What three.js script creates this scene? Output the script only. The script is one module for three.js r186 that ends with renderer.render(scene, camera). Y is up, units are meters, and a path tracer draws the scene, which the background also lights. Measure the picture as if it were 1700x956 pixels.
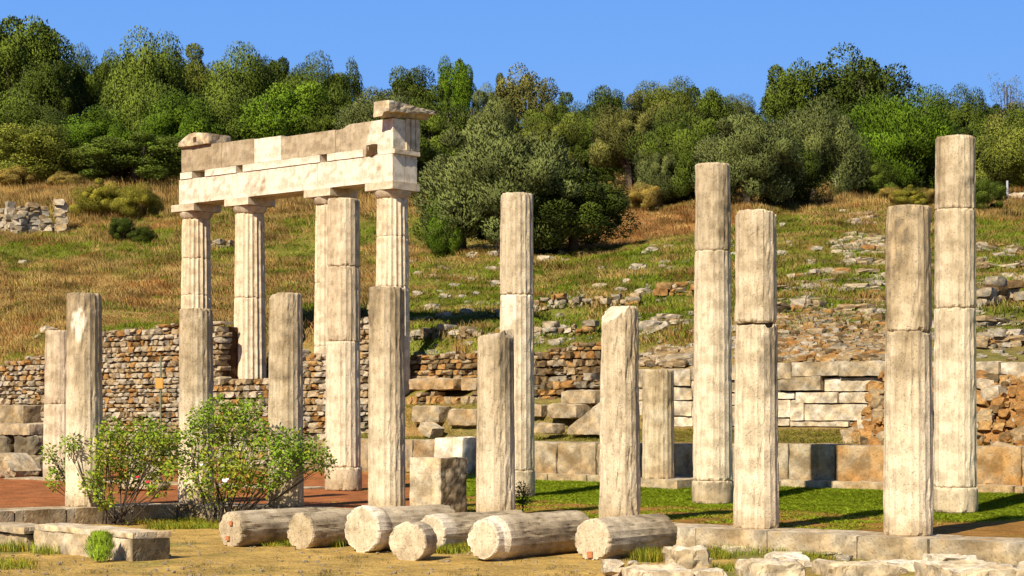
import * as THREE from 'three';
import { ImprovedNoise } from 'three/addons/math/ImprovedNoise.js';
import { mergeGeometries, mergeVertices, toCreasedNormals } from 'three/addons/utils/BufferGeometryUtils.js';

// ------------------------------------------------------------------ camera
// The colonnade runs along x, the hill lies towards -z. The camera stands in the court and looks obliquely at the stoa.
const F = 3200, CA = Math.cos(0.7168), SA = Math.sin(0.7168), EYE = 1.6;
const scene = new THREE.Scene();
const camera = new THREE.PerspectiveCamera(2 * Math.atan(478 / F) * 180 / Math.PI, 1700 / 956, 0.5, 2500);
camera.position.set(0, EYE, 0);
camera.lookAt(-SA * 50, EYE, -CA * 50);
camera.setViewOffset(1700, 956, 0, -212, 1700, 956);
scene.add(camera);

// ------------------------------------------------------------------ sky and sun
const skyW = 512, skyH = 256, skyData = new Float32Array(skyW * skyH * 4);
const skyStops = [[-90, 0.1504, 0.1222, 0.0846], [-4, 0.1692, 0.1692, 0.1504], [0, 0.1786, 0.3478, 0.6016], [5, 0.1485, 0.3055, 0.5969], [9, 0.1241, 0.2745, 0.5922], [13, 0.0978, 0.2406, 0.5734], [22, 0.0583, 0.1645, 0.4418], [40, 0.0282, 0.0846, 0.2632], [65, 0.0179, 0.0517, 0.1739], [90, 0.015, 0.0442, 0.1504]];
for (let j = 0; j < skyH; j++) {
  const el = ((j + .5) / skyH - .5) * 180;
  let k = 0; while (k < skyStops.length - 2 && skyStops[k + 1][0] < el) k++;
  const a = skyStops[k], b = skyStops[k + 1], t = Math.min(1, Math.max(0, (el - a[0]) / (b[0] - a[0])));
  for (let i = 0; i < skyW; i++) {
    const o = (j * skyW + i) * 4;
    for (let c = 0; c < 3; c++) skyData[o + c] = a[c + 1] + (b[c + 1] - a[c + 1]) * t;
    skyData[o + 3] = 1;
  }
}
const skyTex = new THREE.DataTexture(skyData, skyW, skyH, THREE.RGBAFormat, THREE.FloatType);
skyTex.mapping = THREE.EquirectangularReflectionMapping; skyTex.magFilter = THREE.LinearFilter; skyTex.minFilter = THREE.LinearFilter; skyTex.needsUpdate = true;
scene.background = skyTex; scene.environment = skyTex;

const SUN_EL = 39 * Math.PI / 180, SUN_U = .19;
const sun = new THREE.DirectionalLight(new THREE.Color().setRGB(1, .935, .81), 5);
sun.position.set(-32 + SUN_U * Math.cos(SUN_EL) * 120, Math.sin(SUN_EL) * 120, -40 + .98 * Math.cos(SUN_EL) * 120);
sun.target.position.set(-32, 0, -40); sun.castShadow = true;
sun.shadow.mapSize.set(4096, 4096); Object.assign(sun.shadow.camera, { left: -70, right: 70, top: 70, bottom: -70, near: 1, far: 320 });
scene.add(sun, sun.target);

const renderer = new THREE.WebGLRenderer({ antialias: true });
renderer.setSize(1024, 576);
renderer.toneMapping = THREE.LinearToneMapping; renderer.toneMappingExposure = 1.6;
renderer.shadowMap.enabled = true;

// ------------------------------------------------------------------ helpers
function rng(seed) { let a = seed >>> 0; return () => { a = (a + 0x6D2B79F5) | 0; let t = Math.imul(a ^ (a >>> 15), 1 | a); t = (t + Math.imul(t ^ (t >>> 7), 61 | t)) ^ t; return ((t ^ (t >>> 14)) >>> 0) / 4294967296; }; }
const perlin = new ImprovedNoise();
const n3 = (x, y, z) => perlin.noise(x + 31.7, y + 17.3, z + 53.1);
const fbm = (x, y, z, o = 3) => { let s = 0, a = 1, t = 0; for (let i = 0; i < o; i++) { s += a * n3(x, y, z); t += a; x *= 2.03; y *= 2.03; z *= 2.03; a *= .5; } return s / t; };
const clamp = (x, a = 0, b = 1) => Math.min(b, Math.max(a, x));
const sstep = (a, b, x) => { const t = clamp((x - a) / (b - a)); return t * t * (3 - 2 * t); };
const lerp = (a, b, t) => a + (b - a) * t;
const mix3 = (a, b, t) => [lerp(a[0], b[0], t), lerp(a[1], b[1], t), lerp(a[2], b[2], t)];
const table = (T, x) => { if (x <= T[0][0]) return T[0][1]; for (let i = 0; i < T.length - 1; i++) if (x <= T[i + 1][0]) return lerp(T[i][1], T[i + 1][1], (x - T[i][0]) / (T[i + 1][0] - T[i][0])); return T[T.length - 1][1]; };
// survey: bearing of a point (a slope across the view), distance along the view, and the colonnade's own u (along) and v (away)
const bearing = px => (px - 850) / F;
const dAtV = (px, v) => v / (CA + SA * bearing(px));
const atD = (px, d) => [d * (CA * bearing(px) - SA), d * (SA * bearing(px) + CA)];
const atV = (px, v) => atD(px, dAtV(px, v));
const yAt = (py, d) => EYE + (690 - py) * d / F;
const distOf = (u, v) => -SA * u + CA * v;
const sideOf = (u, v) => (CA * u + SA * v) / Math.max(1, distOf(u, v));
const dGround = (py, y = 0) => (EYE - y) * F / (py - 690);

const counts = {};
function numbered(name) { const n = counts[name] = (counts[name] ?? -1) + 1; return n ? `${name}_${String(n).padStart(3, '0')}` : name; }
function shade(o) { o.castShadow = true; o.receiveShadow = true; return o; }
function tag(o, label, category, group) { o.userData.label = label; o.userData.category = category; if (group) o.userData.group = group; return o; }
function thing(name, label, category, u = 0, y = 0, v = 0, group) {
  const o = new THREE.Group(); o.name = numbered(name); o.position.set(u, y, -v); tag(o, label, category, group); scene.add(o); return o;
}
function soloThing(name, geo, mat, label, category, u, y, v, group) {
  const o = shade(new THREE.Mesh(geo, mat)); o.name = numbered(name); o.position.set(u, y, -v); tag(o, label, category, group); scene.add(o); return o;
}
function part(name, geo, mat, parent, x = 0, y = 0, z = 0) {
  const o = shade(new THREE.Mesh(geo, mat)); o.position.set(x, y, z);
  parent.userData.n ??= {}; const k = parent.userData.n[name] = (parent.userData.n[name] ?? -1) + 1;
  o.name = k ? `${name}_${String(k).padStart(3, '0')}` : name; parent.add(o); return o;
}

// ------------------------------------------------------------------ textures
function lattice(seed) { const r = rng(seed), t = new Float32Array(65536); for (let i = 0; i < 65536; i++) t[i] = r(); return t; }
const LT = lattice(5);
function vnoise(x, y, px, py, s) {
  const xi = Math.floor(x), yi = Math.floor(y), fx = x - xi, fy = y - yi, ux = fx * fx * (3 - 2 * fx), uy = fy * fy * (3 - 2 * fy);
  const h = (a, b) => LT[(((((a % px) + px) % px) * 73 + (((b % py) + py) % py) * 179 + s * 9973)) & 65535];
  return lerp(lerp(h(xi, yi), h(xi + 1, yi), ux), lerp(h(xi, yi + 1), h(xi + 1, yi + 1), ux), uy);
}
const tfbm = (x, y, px, py, o, s) => { let r = 0, a = 1, t = 0; for (let i = 0; i < o; i++) { r += a * vnoise(x * px, y * py, px, py, s + i); t += a; px *= 2; py *= 2; a *= .55; } return r / t; };
function tex(size, fn, srgb) {
  const d = new Uint8Array(size * size * 4);
  for (let j = 0; j < size; j++) for (let i = 0; i < size; i++) { const c = fn(i / size, j / size), o = (j * size + i) * 4; for (let k = 0; k < 3; k++) d[o + k] = clamp(c[k]) * 255; d[o + 3] = 255; }
  const t = new THREE.DataTexture(d, size, size); t.wrapS = t.wrapT = THREE.RepeatWrapping; t.magFilter = THREE.LinearFilter; t.minFilter = THREE.LinearMipmapLinearFilter; t.generateMipmaps = true;
  if (srgb) t.colorSpace = THREE.SRGBColorSpace; t.needsUpdate = true; return t;
}
const pits = (x, y) => sstep(.68, .8, tfbm(x, y, 110, 110, 2, 60));
const marbleMap = tex(1024, (x, y) => {
  const st = tfbm(x, y, 46, 4, 3, 11), mo = tfbm(x, y, 9, 9, 5, 21), fi = tfbm(x, y, 90, 90, 2, 31), p = pits(x, y);
  const crack = 1;
  const v = (.99 - .06 * sstep(.42, .78, st) - .12 * sstep(.45, .75, mo) - .08 * (fi - .35) - .16 * p) * crack;
  return [v, v * (.985 - .03 * mo), v * (.96 - .08 * mo)];
}, true);
const marbleBump = tex(1024, (x, y) => { const v = .55 + .35 * (tfbm(x, y, 22, 12, 5, 41) - .5) + .25 * (tfbm(x, y, 120, 120, 2, 51) - .5) - .4 * pits(x, y); return [v, v, v]; });
const roughMap = tex(1024, (x, y) => {
  const a = tfbm(x, y, 7, 7, 6, 101), b = tfbm(x, y, 30, 30, 4, 111), c = tfbm(x, y, 4, 4, 3, 121), dk = sstep(.6, .74, tfbm(x, y, 60, 60, 3, 131));
  const v = 1.0 - .2 * sstep(.35, .75, a) - .18 * (b - .35) - .1 * dk;
  return [v, v * (.99 - .05 * sstep(.4, .7, c)), v * (.97 - .13 * sstep(.4, .7, c))];
}, true);
const roughBump = tex(1024, (x, y) => { const v = .5 + .9 * (tfbm(x, y, 12, 12, 6, 141) - .5) - .35 * sstep(.6, .75, tfbm(x, y, 22, 22, 3, 151)); return [v, v, v]; });
const soilMap = tex(1024, (x, y) => { const a = tfbm(x, y, 8, 8, 6, 201), b = tfbm(x, y, 140, 140, 2, 211), s = sstep(.74, .82, tfbm(x, y, 100, 100, 2, 221)); const v = .92 - .35 * (a - .35) - .38 * (b - .4) + .25 * s; return [v, v, v * (1 + .1 * s)]; }, true);
const soilBump = tex(512, (x, y) => { const v = .5 + .6 * (tfbm(x, y, 24, 24, 5, 231) - .5); return [v, v, v]; });

const C = (r, g, b) => new THREE.Color().setRGB(r, g, b);
const M = {};
M.marble = new THREE.MeshPhysicalMaterial({ specularIntensity: .35, name: 'weathered_marble', vertexColors: true, map: marbleMap, bumpMap: marbleBump, bumpScale: .009, roughness: .9 });
M.block = new THREE.MeshPhysicalMaterial({ specularIntensity: .3, name: 'rough_limestone', vertexColors: true, map: roughMap, bumpMap: roughBump, bumpScale: .018, roughness: .95 });
M.soil = new THREE.MeshPhysicalMaterial({ specularIntensity: .05, name: 'soil', vertexColors: true, map: soilMap, bumpMap: soilBump, bumpScale: .05, roughness: 1 });
const rockMat = (name, r, g, b) => new THREE.MeshPhysicalMaterial({ specularIntensity: .25, name, color: C(r, g, b), map: roughMap, bumpMap: roughBump, bumpScale: .014, roughness: .96 });
const R = {
  pale: [rockMat('pale_stone', .58, .50, .38), rockMat('pale_stone', .50, .42, .30), rockMat('pale_stone', .47, .42, .34)],
  tan: [rockMat('tan_stone', .44, .335, .20), rockMat('tan_stone', .38, .285, .165), rockMat('tan_stone', .48, .38, .25)],
  grey: [rockMat('grey_stone', .33, .29, .22), rockMat('grey_stone', .27, .23, .17), rockMat('grey_stone', .38, .33, .25)],
  rust: [rockMat('rust_stone', .44, .25, .09), rockMat('rust_stone', .37, .20, .07), rockMat('rust_stone', .48, .30, .125)],
  dark: [rockMat('dark_stone', .20, .13, .06), rockMat('dark_stone', .24, .17, .09), rockMat('dark_stone', .16, .12, .07)],
};

// ------------------------------------------------------------------ stone geometry
// Planar UVs in metres, chosen per triangle; smooth normals kept.
function boxUV(g, s = 1 / 1.5) {
  g = g.index ? g.toNonIndexed() : g; const p = g.attributes.position, uv = new Float32Array(p.count * 2), a = new THREE.Vector3(), b = new THREE.Vector3(), c = new THREE.Vector3();
  for (let i = 0; i < p.count; i += 3) {
    a.fromBufferAttribute(p, i); b.fromBufferAttribute(p, i + 1); c.fromBufferAttribute(p, i + 2);
    const n = b.clone().sub(a).cross(c.clone().sub(a)), x = Math.abs(n.x), y = Math.abs(n.y), z = Math.abs(n.z);
    [a, b, c].forEach((q, k) => { const w = x > y && x > z ? [q.z, q.y] : y > z ? [q.x, q.z] : [q.x, q.y]; uv[(i + k) * 2] = w[0] * s + .37; uv[(i + k) * 2 + 1] = w[1] * s + .11; });
  }
  g.setAttribute('uv', new THREE.BufferAttribute(uv, 2)); return g;
}
function rockGeo(seed, round = .3, seg = 2) {
  let g = new THREE.BoxGeometry(1, 1, 1, seg, seg, seg); g.deleteAttribute('uv'); g.deleteAttribute('normal'); g = mergeVertices(g);
  const p = g.attributes.position, r = rng(seed), v = new THREE.Vector3();
  for (let i = 0; i < p.count; i++) {
    v.fromBufferAttribute(p, i); const l = v.length(), cube = v.clone();
    v.multiplyScalar(.56 / Math.max(l, .01)); cube.lerp(v, round);
    p.setXYZ(i, cube.x + (r() - .5) * .2, cube.y + (r() - .5) * .2, cube.z + (r() - .5) * .2);
  }
  return boxUV(toCreasedNormals(g, .75), .55);
}
const rocks = []; for (let i = 0; i < 10; i++) rocks.push(rockGeo(100 + i * 7, .18 + .04 * (i % 4)));
const cobbles = []; for (let i = 0; i < 10; i++) cobbles.push(rockGeo(500 + i * 7, .36 + .05 * (i % 3)));
const boulders = []; for (let i = 0; i < 6; i++) boulders.push(rockGeo(300 + i * 7, .62, 3));

// A dressed block with worn edges. Origin at the centre of its base. opts: bev, amp, tint(x,y,z,n)->colour, seg, top(x,z)->lower the top
function blockGeo(w, h, d, seed, o = {}) {
  const s = o.seg ?? .13, q = n => Math.max(2, Math.min(26, Math.round(n / s)));
  let g = new THREE.BoxGeometry(w, h, d, q(w), q(h), q(d)); g.deleteAttribute('uv'); g.deleteAttribute('normal'); g = mergeVertices(g);
  const p = g.attributes.position, bev = Math.min(o.bev ?? .04, Math.min(w, h, d) * .4), amp = o.amp ?? .015, c = new THREE.Vector3(), v = new THREE.Vector3();
  for (let i = 0; i < p.count; i++) {
    v.fromBufferAttribute(p, i);
    const nz = fbm(v.x * 2.3 + seed, v.y * 2.3, v.z * 2.3, 3) + .7 * fbm(v.x * 7.5 - seed, v.y * 7.5, v.z * 7.5, 2), wear = bev * (1 + 1.6 * clamp(fbm(v.x * 1.7 + seed * 3, v.y * 1.7 + 9, v.z * 1.7) * 2.2));
    const b = Math.min(wear * .62, Math.min(w, h, d) * .45);
    c.set(clamp(v.x, -w / 2 + b, w / 2 - b), clamp(v.y, -h / 2 + b, h / 2 - b), clamp(v.z, -d / 2 + b, d / 2 - b));
    const off = v.clone().sub(c), L = off.length();
    if (L > 1e-5) v.copy(c).addScaledVector(off, (b + nz * amp * 2) / L);
    let y = v.y + h / 2;
    if (o.top && v.y > -h * .2) y = Math.min(y, h - o.top(v.x, v.z));
    p.setXYZ(i, v.x, y, v.z);
  }
  g.computeVertexNormals();
  g = toCreasedNormals(g, .5);
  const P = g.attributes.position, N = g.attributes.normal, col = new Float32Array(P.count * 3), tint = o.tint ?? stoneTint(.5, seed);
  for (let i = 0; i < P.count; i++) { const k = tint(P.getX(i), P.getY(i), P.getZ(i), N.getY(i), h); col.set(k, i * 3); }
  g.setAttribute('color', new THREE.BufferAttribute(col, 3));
  return boxUV(g);
}
const PALE = [.74, .625, .45], CREAM = [.57, .475, .335], PATINA = [.36, .275, .16], LICHEN = [.19, .155, .105], DARK = [.13, .105, .07], WHITE = [.80, .71, .56], RUST = [.44, .25, .09];
function stoneTint(pat, seed, o = {}) {
  const A = o.pale ?? CREAM, B = o.dark ?? PATINA;
  return (x, y, z, ny) => {
    const n = fbm(x * 1.9 + seed * 1.7, y * 2.6 + seed, z * 1.9, 5), f = fbm(x * 11 + seed, y * 11, z * 11, 3);
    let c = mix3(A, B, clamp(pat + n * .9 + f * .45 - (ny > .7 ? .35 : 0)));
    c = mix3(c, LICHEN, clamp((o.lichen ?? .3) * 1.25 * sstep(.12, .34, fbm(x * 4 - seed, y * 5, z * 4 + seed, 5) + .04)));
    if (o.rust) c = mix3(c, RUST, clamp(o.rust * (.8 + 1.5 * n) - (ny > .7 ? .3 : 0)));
    return c;
  };
}
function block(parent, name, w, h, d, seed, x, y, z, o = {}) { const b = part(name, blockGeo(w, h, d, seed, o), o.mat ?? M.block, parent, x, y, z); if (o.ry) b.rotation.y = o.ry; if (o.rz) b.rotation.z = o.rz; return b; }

// A column drum, worn: 20 sides, flat or fluted, chipped rims, broken tops. Axis y, base at 0.
// o: r0, r1, h, flute, seed, tint, cut(x,z)->amount taken off the top, collar, yOff (height within the column)
function drumGeo(o) {
  const N = o.round ? 72 : 120, per = N / 20, ys = [0, .008, .022, .05]; const step = o.step ?? .085;
  const nMid = Math.max(3, Math.round((o.h - .1) / step)); for (let i = 1; i < nMid; i++) ys.push(.05 + (o.h - .1) * i / nMid);
  ys.push(o.h - .05, o.h - .022, o.h - .008, o.h);
  const pos = [], col = [], uv = [], idx = [], seed = o.seed, tint = o.tint, wear = o.wear ?? 1;
  const ring = (y, shrink, capK, flatUv) => {
    const t = y / o.h, R0 = lerp(o.r0, o.r1, t);
    for (let i = 0; i <= N; i++) {
      const th = i / N * Math.PI * 2, cs = Math.cos(th), sn = Math.sin(th), f = (i % per) / per;
      const fl = o.round ? 0 : typeof o.flute === 'function' ? o.flute(t) : o.flute;
      const flat = o.round ? 1 : Math.cos(Math.PI / 20) / Math.cos((f - .5) * Math.PI / 10), arc = o.round ? 0 : Math.sin(Math.PI * f);
      const Y = y + (o.yOff ?? 0);
      const er = fbm(cs * 1.6 + seed, Y * 1.3, sn * 1.6, 3) * .022 + fbm(cs * 5 + seed, Y * 5, sn * 5, 2) * .009;
      const chip = sstep(.04, .4, fbm(cs * 2.4 + seed * 2, Y * 2.6, sn * 2.4 + 4, 3)) * .035;
      const edge = Math.min(y, o.h - y), rim = edge < .06 ? sstep(.0, .5, fbm(cs * 3.5 + seed, (y < o.h / 2 ? 3 : 8) + seed, sn * 3.5, 3) + .12) * (1 - edge / .06) * (o.rim ?? .05) * wear : 0;
      let r = R0 * (lerp(flat, 1, fl) - .085 * fl * arc) + (er * .45 - chip * .45) * wear - rim - shrink;
      if (o.collar) r += o.collar(y, th);
      r *= capK;
      const x = cs * r, z = sn * r; let yy = y;
      if (o.cut && y > 0) { const c = o.h - o.cut(x, z); if (yy > c) yy = c; }
      if (capK < 1) yy += fbm(x * 5 + seed, y, z * 5, 3) * .03 * (y > 0 ? 1 : -1);
      pos.push(x, yy, z); if (flatUv) uv.push(x / 1.5 + seed, z / 1.5); else uv.push(th * o.r0 / 1.5 + seed * .13, Y / 1.5 + seed * .37);
      col.push(...tint(x, yy + (o.yOff ?? 0), z, (capK < 1 && y > 0) || (capK < .99) || (o.cut && yy < y - .004), arc));
    }
  };
  const rows = [];
  for (const k of [.0, .35, .65, .86, .995]) rows.push([0, k > .9 ? o.lip ?? .014 : 0, k, 1]);
  ys.forEach((y, i) => rows.push([y, i === 0 || i === ys.length - 1 ? (o.lip ?? .014) : i === 1 || i === ys.length - 2 ? (o.lip ?? .014) * .5 : 0, 1]));
  for (const k of [.995, .86, .65, .35, .0]) rows.push([o.h, k > .9 ? o.lip ?? .014 : 0, k, 1]);
  for (const r of rows) ring(...r);
  for (let j = 0; j < rows.length - 1; j++) for (let i = 0; i < N; i++) { const a = j * (N + 1) + i, b = a + N + 1; idx.push(a, b, a + 1, a + 1, b, b + 1); }
  let g = new THREE.BufferGeometry(); g.setAttribute('position', new THREE.Float32BufferAttribute(pos, 3)); g.setAttribute('color', new THREE.Float32BufferAttribute(col, 3)); g.setAttribute('uv', new THREE.Float32BufferAttribute(uv, 2)); g.setIndex(idx);
  return toCreasedNormals(g, o.crease ?? .24);
}
function marbleTint(seed, H, o = {}) {
  const top = (o.top ?? .6) + .12, bot = o.bot ?? .1, pale = o.pale ?? PALE, pat = o.pat ?? PATINA;
  return (x, y, z, fresh, arc = 0) => {
    const t = clamp(y / H), s = fbm(x * 3.2 + seed, y * .45 + seed, z * 3.2, 4), m = fbm(x * 2.2 - seed, y * 1.6, z * 2.2 + seed, 4), f = fbm(x * 9 + seed, y * 9, z * 9, 2);
    let k = lerp(bot, top, sstep(.05, .95, t)) + .03 + s * .8 + m * .22 + f * .25;
    let c = mix3(pale, pat, clamp(k));
    c = mix3(c, LICHEN, clamp(sstep(.75, 1.5, k + f * .6) * .75 + (o.lichen ?? 0) * sstep(.0, .35, m + f * .5)));
    if (o.patch) { const pk = o.patch(x, y, z); if (pk > 0) c = mix3(c, WHITE, clamp(pk)); }
    if (o.stain) { const pk = o.stain(x, y, z); if (pk > 0) c = mix3(c, LICHEN, clamp(pk)); }
    if (fresh) c = mix3(c, o.freshTo ?? CREAM, .55 + .4 * f);
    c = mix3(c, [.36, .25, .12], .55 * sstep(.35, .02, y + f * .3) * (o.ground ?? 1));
    return c;
  };
}

// ------------------------------------------------------------------ terrain
const profile = (pts, v) => { const T = pts.map(([px, py]) => { const d = dAtV(px, v); return [atD(px, d)[0], yAt(py, d)]; }); return u => table(T, u); };
const TOP_LEFT = profile([[-60, 622], [0, 604], [60, 590], [105, 583], [135, 556], [172, 549], [235, 546], [262, 540], [300, 536], [364, 528]], 36.6);
const TOP_BACK = profile([[325, 545], [362, 556], [380, 565], [440, 572], [520, 586], [600, 585], [640, 585]], 39.2);
const TOP_MID = profile([[680, 588], [792, 588], [884, 582], [935, 578], [1002, 566]], 38.4);
const HL = [[40, 3.6], [58, 3.95], [62, 4.3], [72, 5.9], [85, 8.9], [95, 11.8], [105, 14.4], [125, 18.2], [160, 23.5], [300, 34], [900, 40]];
const HC = [[40, 2.4], [51, 3.25], [58, 4.5], [64, 5.6], [77, 7.7], [83, 8.9], [87, 10.6], [93, 11.5], [106, 14.3], [125, 17.8], [170, 24], [300, 34], [900, 40]];
const HR = [[40, 2.65], [43, 2.8], [46, 3.3], [52, 4.55], [60, 6.2], [70, 8.2], [80, 9.7], [90, 11.0], [100, 12.8], [125, 17], [170, 23], [300, 34], [900, 40]];
function hill(u, v) {
  const d = distOf(u, v), m = sideOf(u, v), wl = sstep(0, .2, -m), wr = sstep(0, .17, m);
  let h = lerp(lerp(table(HC, d), table(HL, d), wl), table(HR, d), wr);
  if (m < -.215) h -= Math.min(1, (-.215 - m) / .05) * .9 * sstep(78, 62, d);
  const far = sstep(40, 60, d);
  return h + far * (fbm(u * .12, v * .12, 3, 3) * .9 + fbm(u * .5, v * .5, 7, 2) * .22);
}
const T3 = [[34.4, .12], [35.3, .95], [36.4, 1.05], [36.8, 1.75], [37.6, 2.1], [38.2, 2.3], [38.6, 2.5]];
const T4 = [[34.4, .12], [35.3, .95], [37.3, 1.3], [37.65, 1.4], [37.9, 2.55]];
function H(u, v) {
  const west = u < -27.9, n = fbm(u * .8, v * .8, 1, 3);
  if (v < 22.7 && !west) return -.3 + n * .05;
  if (v < 34.45) return .0 + .12 * sstep(30, 34.4, v) + n * .03 - .01;
  if (u < -43.9) return v < 36.9 ? .12 + .1 * sstep(34.4, 36.9, v) : Math.min(hill(u, v), TOP_LEFT(u) - .32 + (v - 36.9) * .75);
  if (u < -37.7) return v < 39.25 ? lerp(.12, .9, sstep(36.6, 37, v)) : Math.min(hill(u, v), TOP_BACK(u) - .32 + (v - 39.2) * .75);
  if (u < -30) return v < 38.6 ? table(T3, v) + n * .08 : Math.min(hill(u, v), TOP_MID(u) - .25 + (v - 38.6) * .6);
  return v < 37.95 ? table(T4, v) + n * .05 : Math.min(hill(u, v), 2.55 + (v - 37.9) * .62);
}
const pyOf = (y, d) => 690 - (y - EYE) * F / d;
function hillAt(px, py, from = 38) {            // where the sight line through that point of the survey photograph meets the ground
  let best = null;
  for (let d = from; d < 260; d += .15) { const [u, v] = atD(px, d), y = H(u, v); if (v > 34.4 && pyOf(y, d) <= py) { best = { u, v, y, d }; break; } }
  return best ?? { u: 0, v: 200, y: 20, d: 200 };
}
const OCHRE = [.60, .375, .105], BRICK = [.44, .15, .05], EARTH = [.37, .185, .04], GREEN = [.13, .20, .018], LAWN = [.155, .285, .016], STRAW = [.44, .285, .09], DRY = [.34, .195, .06], REDBANK = [.37, .175, .055];
const HB = [[56, .6], [63, .5], [66, .1], [76, .06], [80, .42], [84, .62], [88, .48], [92, .3], [97, .08], [120, .05]];
function greenness(u, v, d, px, a, b) { return clamp((px < 640 ? table(HB, d) : table([[50, .75], [70, .6], [82, .35], [90, .45], [100, .2]], d)) + a * 1.1 + b * .8); }
function groundColour(u, v) {
  const a = fbm(u * .35, v * .35, 11, 4), b = fbm(u * 1.3, v * 1.3, 23, 4), d = distOf(u, v), px = 850 + F * sideOf(u, v);
  if (v < 22.7 && u > -27.9) { let c = mix3(OCHRE, [.50, .31, .085], clamp(.4 + b * 1.3)); c = mix3(c, [.2, .2, .045], clamp(sstep(.1, .5, b + a + sstep(1000, 1300, px) * .5 + sstep(20.6, 22.2, v) * .55) * .8)); return c; }
  if (v < 34.45) {
    let c = mix3(BRICK, EARTH, sstep(640, 830, px + a * 120) * .9); c = mix3(c, [.30, .17, .07], clamp(b + .2) * .5);
    const g = sstep(650, 790, px + a * 80) * (.12 + sstep(27.3, 28.6, v + a * 3) * .95) + b * .9;
    return mix3(c, [.30, .39, .025], clamp(sstep(.35, .8, g)) * sstep(640, 720, px));
  }
  let c = mix3(DRY, STRAW, clamp(.35 + b * 1.2)), g = greenness(u, v, d, px, a, b);
  c = mix3(c, [.16, .20, .025], g * .85);
  c = mix3(c, REDBANK, clamp(sstep(.12, .4, fbm(u * .22, v * .22, 41, 3) + b * .25)) * .6);
  const bank = sstep(930, 975, px) * sstep(1240, 1170, px) * sstep(81.5, 83, d) * sstep(91, 88, d) + .55 * sstep(1230, 1300, px) * sstep(80, 84, d) * sstep(97, 92, d);
  const bank2 = sstep(95, 120, px) * sstep(215, 180, px) * sstep(89, 90, d) * sstep(96, 94.5, d);
  c = mix3(c, REDBANK, clamp(Math.max(bank, bank2) * (.9 + b)));
  if (px > 1200 && d < 62) c = mix3(c, [.30, .19, .075], .4);
  if (d < 51 && v < 38.7) c = mix3(c, [.30, .18, .07], .5 + .3 * b);
  return c;
}
{
  const steps = (list) => { const r = []; for (const [a, b, s] of list) for (let x = a; x < b - 1e-6; x += s) r.push(x); r.push(list[list.length - 1][1]); return r; };
  const us = steps([[-900, -300, 60], [-300, -160, 14], [-160, -72, 1.3], [-72, -58, .5], [-58, -14, .25], [-14, 0, .6], [0, 40, 4], [40, 800, 76]]);
  const vs = steps([[-800, -40, 76], [-40, 10, 5], [10, 18, .8], [18, 40, .25], [40, 62, .4], [62, 100, .8], [100, 140, 2], [140, 300, 10], [300, 900, 60]]);
  const pos = [], col = [], uv = [], idx = [];
  for (const v of vs) for (const u of us) { pos.push(u, H(u, v), -v); col.push(...groundColour(u, v)); uv.push(u / 2.6, v / 2.6); }
  const W = us.length;
  for (let j = 0; j < vs.length - 1; j++) for (let i = 0; i < W - 1; i++) { const a = j * W + i; idx.push(a, a + 1, a + W, a + 1, a + W + 1, a + W); }
  const g = new THREE.BufferGeometry(); g.setAttribute('position', new THREE.Float32BufferAttribute(pos, 3)); g.setAttribute('color', new THREE.Float32BufferAttribute(col, 3)); g.setAttribute('uv', new THREE.Float32BufferAttribute(uv, 2)); g.setIndex(idx); g.computeVertexNormals();
  const o = shade(new THREE.Mesh(g, M.soil)); o.name = 'ground'; o.userData.kind = 'structure'; scene.add(o);
}

// ------------------------------------------------------------------ stones laid in walls and heaps
const pick = (r, list) => { let t = r(); for (const [k, w] of list) { t -= w; if (t < 0) return R[k][Math.floor(r() * R[k].length)]; } return R[list[0][0]][0]; };
// stones: {x, y, z, w, h, d, mat, ry, rz, geo}; the 290 that show largest are pieces of their own, the rest one joined part
function layStones(parent, stones, name = 'stone', limit = 290) {
  stones.sort((a, b) => (b.show ?? 1) * b.w * b.h - (a.show ?? 1) * a.w * a.h);
  const rest = new Map();
  stones.forEach((s, i) => {
    if (i < limit) { const o = part(name, s.geo, s.mat, parent, s.x, s.y, s.z); o.scale.set(s.w, s.h, s.d); o.rotation.set(s.rx ?? 0, s.ry ?? 0, s.rz ?? 0); return; }
    const o = new THREE.Object3D(); o.position.set(s.x, s.y, s.z); o.scale.set(s.w, s.h, s.d); o.rotation.set(s.rx ?? 0, s.ry ?? 0, s.rz ?? 0); o.updateMatrix();
    if (!rest.has(s.mat)) rest.set(s.mat, []); rest.get(s.mat).push(s.geo.clone().applyMatrix4(o.matrix));
  });
  if (rest.size) { const mats = [...rest.keys()], g = mergeGeometries(mats.map(m => mergeGeometries(rest.get(m))), true); part('small_stones', g, mats, parent).userData.kind = 'stuff'; }
}
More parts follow.
